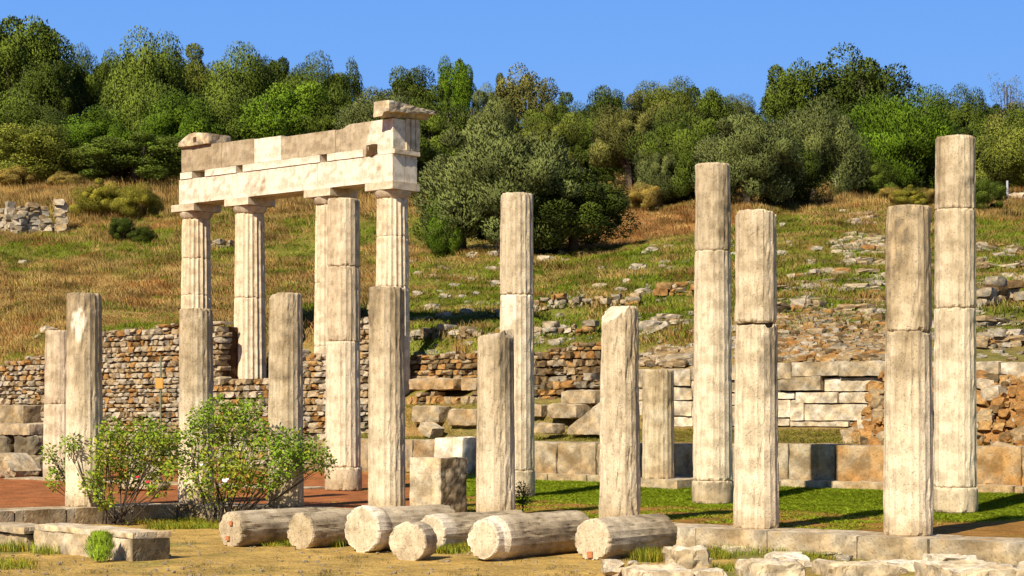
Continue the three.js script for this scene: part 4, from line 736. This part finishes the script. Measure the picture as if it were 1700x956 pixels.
tree(1672, 104, 84, 122, 'sparse', 'pale', 'thin nearly bare pale tree at the right skyline', { foot: .25, thin: .6 });
tree(1690, 172, 110, 116, 'olive', 'brown', 'brownish rounded tree at the right edge');
tree(1640, 170, 80, 120, 'oak', 'deep', 'dark tree below the thin bare one');
// middle rows
tree(30, 168, 170, 110, 'hang', 'mid', 'feathery tree at the left edge below the tall oak');
tree(105, 195, 120, 108, 'hang', 'deep', 'dark drooping tree in the left clump');
tree(60, 215, 170, 104, 'oak', 'yellow', 'yellowish green bushy tree at the lower left of the wood', { foot: 0 });
tree(165, 190, 140, 106, 'hang', 'bright', 'drooping green tree above the broom bushes');
tree(235, 150, 150, 108, 'hang', 'mid', 'tall drooping tree left of the temple front');
tree(300, 165, 140, 106, 'hang', 'bright', 'bright drooping tree behind the left end of the stone beam');
tree(380, 150, 160, 108, 'hang', 'mid', 'drooping tree behind the left half of the stone beam');
tree(225, 225, 190, 103, 'oak', 'mid', 'low bushy tree at the foot of the wood left of the temple', { foot: 0 });
tree(470, 140, 170, 106, 'oak', 'bright', 'glossy green tree behind the middle of the stone beam');
tree(560, 160, 150, 106, 'olive', 'mid', 'green olive behind the right end of the stone beam');
tree(640, 150, 150, 104, 'olive', 'grey', 'pale grey green olive behind the cornice block');
tree(722, 150, 150, 104, 'olive', 'mid', 'green olive right of the cornice block');
tree(655, 220, 150, 98, 'olive', 'mid', 'lower green olive behind the last temple column', { foot: 0 });
tree(790, 160, 130, 104, 'olive', 'grey', 'silvery olive behind the big dark based olive');
tree(835, 186, 270, 78.5, 'big', 'grey', 'biggest silvery olive in the middle casting a dark shadow to the right', { foot: 0, deep: .9 });
tree(770, 250, 150, 79.5, 'olive', 'mid', 'green left flank of the biggest olive', { foot: 0 });
tree(950, 285, 185, 78.5, 'oak', 'deep', 'low dark tree at the right foot of the biggest olive', { foot: 0 });
tree(905, 180, 120, 100, 'olive', 'yellow', 'olive toned tree behind the right shoulder of the biggest olive');
tree(985, 190, 130, 106, 'olive', 'mid', 'green olive in the back row right of the biggest olive');
tree(1042, 164, 150, 99, 'olive', 'brown', 'brown green olive with a visible trunk above the orange bank', { foot: .22 });
tree(1128, 185, 150, 95, 'olive', 'mid', 'dark green olive right of the trunked one, above the orange bank', { foot: 0 });
tree(1090, 235, 90, 94, 'olive', 'grey', 'small silvery olive before the dark green olive', { foot: 0 });
tree(1240, 178, 170, 91, 'big', 'grey', 'large grey green olive between the two tall right columns', { foot: 0 });
tree(1180, 215, 100, 96, 'olive', 'mid', 'green olive behind the tall inner column with stained base', { foot: 0 });
tree(1350, 172, 150, 98, 'olive', 'grey', 'grey green olive left of the fence posts', { foot: .04 });
tree(1410, 180, 120, 112, 'oak', 'deep', 'dark tree in shade behind the fence posts');
tree(1310, 235, 110, 94, 'oak', 'deep', 'low dark bush tree right of the large grey green olive', { foot: 0 });
tree(1440, 255, 90, 101, 'olive', 'mid', 'low green bush tree behind the fence posts', { foot: 0 });
tree(1668, 210, 130, 98, 'hang', 'yellow', 'yellow green drooping tree at the right edge', { foot: .1 });
tree(1628, 225, 90, 100, 'oak', 'mid', 'dark green bush tree right of the tallest column', { foot: 0 });
tree(1715, 180, 120, 106, 'oak', 'mid', 'green tree cut off by the right edge', { foot: 0 });
tree(1590, 215, 130, 108, 'oak', 'deep', 'dark undergrowth tree behind the top of the tallest column', { foot: 0 });
tree(1545, 225, 110, 109, 'oak', 'deep', 'dark tree under the bright green round one, left of the tallest column', { foot: 0 });
tree(1480, 215, 110, 110, 'oak', 'deep', 'dark undergrowth tree left under the bright green round one', { foot: 0 });
tree(1660, 225, 100, 110, 'oak', 'deep', 'dark undergrowth tree behind the yellow green drooping tree', { foot: 0 });
tree(1280, 210, 90, 104, 'oak', 'deep', 'dark undergrowth tree right behind the large grey green olive', { foot: 0 });
tree(1080, 220, 100, 104, 'oak', 'deep', 'dark undergrowth tree between the trunked olive and the dark green olive', { foot: 0 });
tree(970, 240, 110, 104, 'oak', 'mid', 'green undergrowth tree left of the trunked olive', { foot: 0 });
tree(140, 245, 130, 109, 'oak', 'deep', 'dark undergrowth tree at the foot of the left wood', { foot: 0 });
tree(290, 235, 130, 108, 'oak', 'deep', 'dark undergrowth tree left of the first temple column', { foot: 0 });
tree(430, 240, 130, 109, 'oak', 'deep', 'dark undergrowth tree behind the stone beam', { foot: 0 });
// shrubs on the slope
function shrub(px, top, bottom, wide, style, mat, label) { const h = hillAt(px, bottom), k = treeN; return tree(px, top, wide, h.d, style, mat, label, { foot: 0, name: 'shrub', cat: 'shrub', thin: .4 }); }
shrub(203, 362, 402, 46, 'oak', 'deep', 'dark green shrub on the left slope beside the red earth patch');
shrub(238, 380, 404, 40, 'oak', 'deep', 'low dark shrub right of the red earth patch on the left slope');
shrub(160, 302, 364, 80, 'olive', 'broom', 'yellow green broom bush, left of two below the left wood');
shrub(228, 308, 366, 70, 'olive', 'broom', 'yellow green broom bush, right of two below the left wood');
shrub(738, 330, 424, 66, 'hang', 'bright', 'bright green bush at the left foot of the biggest olive');
shrub(1068, 308, 350, 60, 'olive', 'golden', 'golden brown bush on top of the orange bank');
shrub(1010, 306, 340, 50, 'olive', 'golden', 'golden brown bush left of the visible trunk above the bank');
shrub(30, 282, 312, 70, 'hang', 'golden', 'dry brownish bush below the wood at the left edge');
shrub(110, 290, 318, 60, 'hang', 'golden', 'dry brownish bush below the drooping trees at the left');
shrub(1478, 314, 342, 44, 'olive', 'golden', 'golden dry bush below the bright round tree, left of three');
shrub(1512, 311, 344, 50, 'olive', 'broom', 'olive golden bush below the bright round tree, middle of three');
shrub(1540, 316, 342, 36, 'olive', 'golden', 'small golden dry bush beside the tallest column, right of three');
shrub(1640, 300, 350, 60, 'oak', 'mid', 'dark green bush beside the tallest column top drum');

// fence posts
{
  const wht = new THREE.MeshStandardMaterial({ name: 'galvanised_steel', color: C(.42, .42, .40), roughness: .55, metalness: .4 });
  const h0 = hillAt(1387, 322), t = thing('wire_fence', 'thin pale fence posts with bent tops before the dark right trees', 'fence', h0.u, h0.y, h0.v);
  for (const [px, top, bot] of [[1387, 274, 322], [1437, 276, 316], [1412, 278, 318]]) {
    const h = hillAt(px, bot), L = yAt(top, h.d) - h.y, g = limb([[0, -.3, 0], [0, L * .6, 0], [0, L * .88, 0], [.16, L + .06, .08]], .05, .045, 8, 6);
    part('post', g, wht, t, h.u - h0.u, h.y - h0.y, h0.v - h.v);
  }
  const a = hillAt(1387, 322), b = hillAt(1437, 316);
  for (const f of [.35, .7, 1.0]) { const y1 = f * 1.3, g = limb([[0, y1, 0], [(b.u - a.u) / 2, (b.y - a.y) / 2 + y1 - .03, (a.v - b.v) / 2], [b.u - a.u, b.y - a.y + y1, a.v - b.v]], .012, .012, 6, 4); part('wire', g, wht, t); }
  const p = hillAt(1672, 338); const g2 = limb([[0, -.3, 0], [0, .6, 0], [0, yAt(300, p.d) - p.y, 0]], .07, .06, 4, 8); soloThing('fence_post', g2, wht, 'single thick pale post at the right edge below the yellow green tree', 'post', p.u, p.y, p.v);
  const q = hillAt(1690, 336); const b2 = soloThing('white_stone', boulders[1], R.pale[0], 'white stone beside the single post at the right edge', 'stone', q.u, q.y + .2, q.v); b2.scale.set(.9, .5, .6);
}
// single pale stones lying on the slope
[[80, 552, 0.56, 'pale stone on the green patch above the leftmost column'], [64, 563, 0.37, 'small pale stone just left below the one above the leftmost column'], [40, 440, 0.56, 'flat stone in dry grass on the far left slope'], [90, 458, 0.25, 'tiny stone right of the flat one on the far left slope'], [784, 428, 0.56, 'pale stone under the biggest olive, left one of the pair'], [820, 424, 0.50, 'pale stone under the biggest olive beside the middle inner column'], [905, 434, 0.62, 'pale stone right of the middle inner column at the olive foot'], [940, 436, 0.43, 'smaller stone at the edge of the olive shadow'], [1060, 448, 0.62, 'long pale stone below the orange bank in green grass'], [1085, 412, 0.37, 'small pale stone at the foot of the orange bank, left of two'], [1110, 414, 0.43, 'small pale stone at the foot of the orange bank, right of two'], [1085, 552, 0.81, 'large flat pale stone right of the slanted stump on the slope'], [1040, 470, 0.43, 'pale stone above the slanted stump on the slope'], [995, 480, 0.50, 'pale stone upper left of the slanted stump'], [740, 496, 0.43, 'pale stone in dry grass above the broken rows left of the middle inner column'], [120, 528, 0.31, 'small stone seen just left of the white patched column top'], [430, 478, 0.50, 'pale stone behind the second temple column'], [1300, 376, 0.37, 'pale stone beside the top of the pitted column'], [1400, 352, 0.37, 'pale stone in golden grass under the fence posts'], [330, 434, 0.43, 'pale stone behind the first temple column']].forEach(([px, py, w, label], i) => {
  const h = hillAt(px, py), r = rng(i + 500), s = soloThing('slope_stone', boulders[i % 6], R.pale[i % 3], label, 'stone', h.u, h.y + w * .12, h.v, 'single pale stones on the slope');
  s.scale.set(w, w * .45, w * .7); s.rotation.y = r() * 6;
});

// ------------------------------------------------------------------ leafy shrubs in front of the corner
function roseShrub(label, pxs, dist, clumps, seed, n, flowers, tones) {
  const [u, v] = atD(pxs, dist), t = thing('leafy_shrub', label, 'shrub', u, -.3, v), r = rng(seed), loc = (px, py, dd = 0) => { const [a, b] = atD(px, dist + dd); return [a - u, yAt(py, dist) + .3, v - b]; };
  const green = new LeafBag(), stems = [];
  const tips = clumps.map(([px, py, rp, ty]) => ({ p: loc(px, py, (r() - .5) * 1.1), r: rp * dist / F, ty }));
  const tot = tips.reduce((s, c) => s + c.r ** 2, 0);
  for (const c of tips) {
    const root = [(r() - .5) * .5 + c.p[0] * .25, 0, (r() - .5) * .4], mid = [lerp(root[0], c.p[0], .55) + (r() - .5) * .15, c.p[1] * .5, lerp(root[2], c.p[2], .5)];
    stems.push(limb([[root[0], -.05, root[2]], mid, c.p], .016, .005, 7, 5));
    for (let k = 0; k < 3; k++) { const b = onBall(r); stems.push(limb([mid, [lerp(mid[0], c.p[0], .6) + b[0] * c.r * .5, lerp(mid[1], c.p[1], .6) + b[1] * c.r * .5, lerp(mid[2], c.p[2], .6) + b[2] * c.r * .5], [c.p[0] + b[0] * c.r, c.p[1] + b[1] * c.r, c.p[2] + b[2] * c.r]], .007, .003, 4, 4)); }
    const m = Math.round(n * c.r ** 2 / tot);
    for (let k = 0; k < m; k++) {
      const b = onBall(r), q = c.r * Math.pow(r(), .45) * (1 + .4 * n3(b[0] * 2 + seed, b[1] * 2, b[2] * 2 + c.p[0])), x = c.p[0] + b[0] * q, y = Math.max(.05, c.p[1] + b[1] * q), z = c.p[2] + b[2] * q;
      const dir = unit([b[0] + (r() - .5) * 1.4, b[1] * .5 + (r() - .5) * 1.2 - .1, b[2] + (r() - .5) * 1.4]), nb = onBall(r), nor = unit([nb[0] + b[0] * .5, nb[1] + .9, nb[2] + b[2] * .5]);
      const yl = r() < c.ty ? .6 + r() * .6 : r() * .15, tn = lerp(.7, 1.35, r());
      green.leaf(x, y, z, dir, nor, lerp(.045, .088, r()), lerp(.03, .05, r()), [tn * (.20 + .15 * yl), tn * (.31 + .03 * yl), tn * (.02 + .01 * yl)], unit([nor[0] + b[0] * .5, nor[1], nor[2] + b[2] * .5]));
    }
  }
  part('stems', mergeGeometries(stems), bark, t);
  part('foliage', green.build(), leaves.shrub, t);
  for (const [px, py, rad, mat] of flowers) {
    const g = []; for (let k = 0; k < 7; k++) { const s = new THREE.SphereGeometry(rad * .62, 7, 5); s.scale(1, .55, 1); const a = k * 2.4; s.rotateX(.6); s.rotateY(a); s.translate(Math.cos(a) * rad * .5 * (k ? 1 : 0), (k % 3) * rad * .2, Math.sin(a) * rad * .5 * (k ? 1 : 0)); g.push(s); }
    part('flower', mergeGeometries(g), mat, t, ...loc(px, py, -.75));
  }
}
leaves.shrub = new THREE.MeshPhysicalMaterial({ name: 'shrub_leaves', vertexColors: true, roughness: 1, specularIntensity: .15, transmission: .3, thickness: 0, side: THREE.DoubleSide });
const petalW = new THREE.MeshStandardMaterial({ name: 'white_petals', color: C(.82, .78, .72), roughness: .8 }), petalR = new THREE.MeshStandardMaterial({ name: 'red_petals', color: C(.5, .02, .04), roughness: .8 });
roseShrub('wide thin leafy shrub with two red flowers before the white patched column', 190, 33.6, [[82, 752, 14, .1], [100, 775, 20, .2], [92, 800, 16, .3], [118, 735, 18, .1], [140, 760, 28, .2], [150, 720, 22, .15], [175, 745, 28, .5], [185, 712, 20, .3], [210, 730, 28, .6], [215, 765, 30, .6], [240, 715, 24, .2], [250, 745, 30, .5], [268, 722, 22, .3], [282, 745, 26, .25], [290, 775, 22, .4], [250, 785, 24, .6], [180, 785, 24, .6], [150, 800, 20, .5], [215, 800, 22, .5], [130, 820, 16, .5], [262, 812, 18, .5], [175, 826, 18, .5]], 701, 5800, [[229, 790, .035, petalR], [246, 798, .04, petalR]]);
roseShrub('taller leafy shrub with a white flower before the corner column, its right branch reaching out', 370, 33.4, [[312, 722, 20, .1], [330, 692, 20, .05], [360, 680, 26, .1], [392, 684, 26, .08], [420, 676, 18, .05], [345, 715, 30, .4], [385, 722, 34, .4], [425, 712, 26, .1], [445, 740, 26, .15], [475, 735, 26, .05], [500, 742, 26, .05], [522, 752, 24, .05], [540, 770, 18, .05], [500, 770, 22, .05], [466, 775, 24, .1], [320, 760, 28, .5], [360, 770, 30, .6], [400, 770, 30, .6], [330, 800, 24, .6], [385, 805, 22, .8], [420, 800, 24, .7], [445, 800, 18, .3], [355, 826, 18, .5]], 703, 7600, [[375, 796, .06, petalW], [335, 770, .03, petalW]]);

// little conical green shrub before the long block
{
  const d = dGround(934, -.3), [u, v] = atD(167, d), t = thing('small_conical_shrub', 'small bright green conical shrub before the long block at the left front', 'shrub', u, -.3, v), r = rng(88), bag = new LeafBag();
  for (let k = 0; k < 2600; k++) { const y = Math.pow(r(), .8) * .36, a = r() * 6.283, rad = .175 * Math.sqrt(Math.max(0, Math.sin(Math.min(1, (y + .05) / .41) * Math.PI * .96))) * Math.pow(r(), .3) * (1 + .9 * n3(Math.cos(a) * 2, y * 9, Math.sin(a) * 2)), dir = unit([Math.cos(a) * .5 + (r() - .5) * .5, 1, Math.sin(a) * .5 + (r() - .5) * .5]), nor = unit([Math.cos(a), .4, Math.sin(a)]), tn = lerp(.6, 1.3, r()); bag.leaf(Math.cos(a) * rad, y, Math.sin(a) * rad, dir, nor, .05 + r() * .05, .009, [.24 * tn, .33 * tn, .02 * tn], nor); }
  part('foliage', bag.build(), leaves.shrub, t);
  part('stems', limb([[0, -.05, 0], [.01, .1, 0], [0, .3, 0]], .012, .004, 4, 5), bark, t);
}

// ------------------------------------------------------------------ grass (stuff): tufts of single blades
function tuftGeo(seed, n, spread, wide, lean) {
  const r = rng(seed), p = [], nn = [], idx = [];
  for (let k = 0; k < n; k++) {
    const a = r() * 6.283, q = Math.sqrt(r()) * spread, x = Math.cos(a) * q, z = Math.sin(a) * q, h = lerp(.5, 1, r()), b = r() * 6.283, lx = Math.cos(b) * lean * h * lerp(.3, 1, r()), lz = Math.sin(b) * lean * h * lerp(.3, 1, r()), c = r() * 6.283, wx = Math.cos(c) * wide / 2, wz = Math.sin(c) * wide / 2, i = p.length / 3;
    p.push(x - wx, -.06, z - wz, x + wx, -.06, z + wz, x + lx * .35 - wx * .7, h * .6, z + lz * .35 - wz * .7, x + lx * .35 + wx * .7, h * .6, z + lz * .35 + wz * .7, x + lx, h, z + lz);
    for (let m = 0; m < 5; m++) { const s = unit([lx + (r() - .5) * .5, .9, lz + (r() - .5) * .5]); nn.push(...s); }
    idx.push(i, i + 1, i + 2, i + 1, i + 3, i + 2, i + 2, i + 3, i + 4);
  }
  const g = new THREE.BufferGeometry(); g.setAttribute('position', new THREE.Float32BufferAttribute(p, 3)); g.setAttribute('normal', new THREE.Float32BufferAttribute(nn, 3)); g.setIndex(idx); return g;
}
const blade = new THREE.MeshPhysicalMaterial({ name: 'grass_blades', color: C(1, 1, 1), roughness: 1, specularIntensity: 0, transmission: .3, thickness: 0, side: THREE.DoubleSide });
function sward(name, label, cat, geo, list) {     // list of [u, y, v, width, height, r, g, b]
  const m = new THREE.InstancedMesh(geo, blade, list.length), o = new THREE.Object3D(), c = new THREE.Color(), r = rng(list.length);
  list.forEach(([u, y, v, w, h, a, b, d], i) => { o.position.set(u, y, -v); o.rotation.set(0, r() * 6.283, 0); o.scale.set(w, h, w); o.updateMatrix(); m.setMatrixAt(i, o.matrix); m.setColorAt(i, c.setRGB(a, b, d)); });
  shade(m); m.name = numbered(name); m.userData.kind = 'stuff'; tag(m, label, cat); scene.add(m);
}
{
  const r = rng(321), dry = [], green = [];
  // slope: denser near, up to the wood
  for (let k = 0; k < 90000; k++) {
    const d = lerp(47, 108, Math.pow(r(), .75)), px = lerp(-60, 1760, r()), [u, v] = atD(px, d);
    const wallV = u < -43.9 ? 37.2 : u < -37.7 ? 40 : u < -27 ? 38.9 : 38.1; if (v < wallV) continue;
    const a = fbm(u * .35, v * .35, 11, 4), b = fbm(u * 1.3, v * 1.3, 23, 4), y = H(u, v), py = pyOf(y, d);
    const g = greenness(u, v, d, px, a, b);
    if (px > 1270 && py > 395) { if (r() < .35) continue; } else if (px > 650 && py > 480 && r() < .3) continue;
    const red = px > 930 && px < 1240 && d > 81.5 && d < 91; if (red && r() < .35) continue;
    const t = lerp(.75, 1.2, r()) * clamp(1 + 1.5 * fbm(u * .75, v * .75, 91, 3), .5, 1.4), rusty = red || fbm(u * .3, v * .3, 97, 2) > .22, tall = clamp(.5 + fbm(u * .2, v * .2, 61, 3) * 1.6 + (px < 640 ? .2 : 0) + sstep(85, 100, d) * .5);
    if (!red && r() < g) green.push([u, y, v, lerp(.3, .6, r()), lerp(.07, .17, r()) * (1 + tall * .4), .21 * t, .26 * t, .022 * t]);
    else if (r() < .35 + tall * .6) { const z = r() < (rusty ? .6 : .12); dry.push([u, y, v, lerp(.35, .7, r()), lerp(.12, .32, r()) * (.4 + tall) * (d > 92 ? 1.7 : 1), (z ? .42 : .52) * t, (z ? .20 : .34) * t, (z ? .06 : .11) * t]); }
  }
  sward('dry_grass', 'tall dry straw coloured grass all over the slope', 'dry grass', tuftGeo(11, 18, .8, .035, .5), dry);
  sward('green_grass', 'short green grass in patches on the terraces of the slope', 'grass', tuftGeo(12, 20, .9, .04, .6), green);
  const lawn = [];
  for (let k = 0; k < 52000; k++) {
    const px = lerp(480, 1780, r()), v = lerp(23.4, 37.2, r()), [u] = atV(px, v), b = fbm(u * 1.3, v * 1.3, 23, 4), a = fbm(u * .35, v * .35, 11, 4);
    if (u > -14 || (v > 34.0 && v < 35.6)) continue;
    const band = sstep(650, 790, px + a * 80) * (.05 + sstep(27.3, 28.6, v + a * 3) * .75) + b * 1.2 + fbm(u * 3.5, v * 3.5, 19, 2) * .7 - sstep(760, 640, px) * .5; const t = lerp(.7, 1.2, r()) * (1 + .6 * b);
    if (v > 35.6) { if (r() < .5) lawn.push([u, H(u, v), v, lerp(.15, .3, r()), lerp(.02, .06, r()), .42 * t, .40 * t, .06 * t]); continue; }
    if (r() < band * 1.2) lawn.push([u, H(u, v) - .01, v, lerp(.16, .32, r()), lerp(.02, .06, r()), .46 * t, .56 * t, .035 * t]);
  }
  sward('lawn', 'low bright green grass on the floor of the stoa', 'grass', tuftGeo(13, 20, 1, .05, .8), lawn);
  const weeds = [];
  const clump = (px, py, n, spread, h, col = [.32, .37, .04]) => { const d = dGround(py, -.3); for (let k = 0; k < n; k++) { const [u, v] = atD(px + (r() - .5) * spread * 2, d + (r() - .5) * .9), t = lerp(.7, 1.4, r()), yl = r() < .25 ? 1.7 : 1; if (u > -27.4 && v > 22.3) continue; weeds.push([u, -.3, v, lerp(.08, .18, r()), h * lerp(.4, 1.2, r()), col[0] * t * yl, col[1] * t, col[2] * t]); } };
  for (const [px, py, n, s, h] of [[310, 876, 240, 60, .12], [345, 868, 120, 40, .12], [250, 868, 80, 50, .12], [90, 916, 60, 30, .16], [50, 912, 80, 45, .2], [20, 940, 40, 30, .14], [120, 912, 30, 16, .22], [205, 908, 20, 10, .15], [465, 903, 60, 20, .1], [548, 905, 70, 16, .22], [580, 900, 20, 12, .3], [745, 915, 110, 24, .16], [730, 905, 30, 14, .12], [940, 915, 30, 14, .12], [1075, 930, 60, 18, .2], [1070, 905, 30, 14, .2], [1240, 918, 130, 60, .14], [1180, 925, 60, 40, .12], [1385, 915, 320, 90, .14], [1440, 908, 280, 70, .26], [1500, 912, 160, 40, .2], [1320, 902, 160, 80, .14], [1200, 900, 120, 60, .12], [1640, 908, 160, 60, .16], [1350, 925, 100, 40, .12], [1650, 916, 140, 50, .14], [1620, 930, 50, 30, .12], [1560, 906, 70, 40, .12], [1150, 905, 40, 20, .16], [1130, 895, 40, 14, .2], [1210, 945, 30, 20, .1], [1290, 948, 30, 20, .12], [1060, 945, 20, 14, .1]]) clump(px, py, n, s, h);
  for (let k = 0; k < 700; k++) { const px = lerp(-20, 1100, r()), py = lerp(890, 962, r()), d = dGround(py, -.3), [u, v] = atD(px, d); if (fbm(u * 1.1, v * 1.1, 71, 3) < .12) continue; weeds.push([u, -.3, v, .1, .05, .26, .2, .07]); }
  sward('weeds', 'weeds and grass tufts along the kerb and among the fallen stones', 'weeds', tuftGeo(14, 16, .9, .05, .7), weeds);
  // small plants at the feet of two columns
  const [pu, pv] = atV(868, 23.6), t = thing('small_plant', 'dark leafy plant growing at the foot of the stepped stump', 'plant', pu, 0, pv), bag = new LeafBag();
  for (let k = 0; k < 420; k++) { const b = onBall(r), q = Math.pow(r(), .5), y = .28 + b[1] * .26 * q; bag.leaf(b[0] * .16 * q, Math.max(.01, y), b[2] * .16 * q, unit([b[0], .5, b[2]]), unit([b[0] * .4, .9, b[2] * .4 + .2]), .05, .025, [.10, .17, .015], unit([b[0], .7, b[2]])); }
  part('foliage', bag.build(), leaves.shrub, t); part('stems', limb([[0, -.04, 0], [.01, .2, 0], [.02, .4, .01]], .01, .004, 4, 5), bark, t);
}
// pebbles on the sand (stuff)
{
  const r = rng(999), list = []; for (let k = 0; k < 1500; k++) { const px = lerp(-20, 1720, r()), py = lerp(880, 962, r() ** .8), d = dGround(py, -.3), [u, v] = atD(px, d); if (v > 22.2) continue; list.push([u, v, lerp(.012, .045, r() ** 3)]); }
  const m = new THREE.InstancedMesh(boulders[0], R.pale[1], list.length), o = new THREE.Object3D(); list.forEach(([u, v, s], i) => { o.position.set(u, -.3 + s * .2, -v); o.scale.set(s * 1.3, s * .7, s); o.rotation.set(0, r() * 6, 0); o.updateMatrix(); m.setMatrixAt(i, o.matrix); }); shade(m); m.name = 'pebbles'; m.userData.kind = 'stuff'; tag(m, 'small pale pebbles scattered on the sandy ground', 'pebbles'); scene.add(m);
  const list2 = []; for (let k = 0; k < 550; k++) { const px = lerp(640, 1720, r()), py = lerp(400, 600, r()); const h = hillAt(px, py, 44); list2.push([h.u, h.y, h.v, lerp(.1, .38, r() ** 3)]); }
  const m2 = new THREE.InstancedMesh(boulders[2], R.pale[2], list2.length); list2.forEach(([u, y, v, s], i) => { o.position.set(u, y + s * .1, -v); o.scale.set(s * 1.3, s * .6, s); o.rotation.set(0, r() * 6, 0); o.updateMatrix(); m2.setMatrixAt(i, o.matrix); }); shade(m2); m2.name = 'scattered_stones'; m2.userData.kind = 'stuff'; tag(m2, 'countless small pale stones strewn over the ruined slope', 'stones'); scene.add(m2);
}

renderer.render(scene, camera);
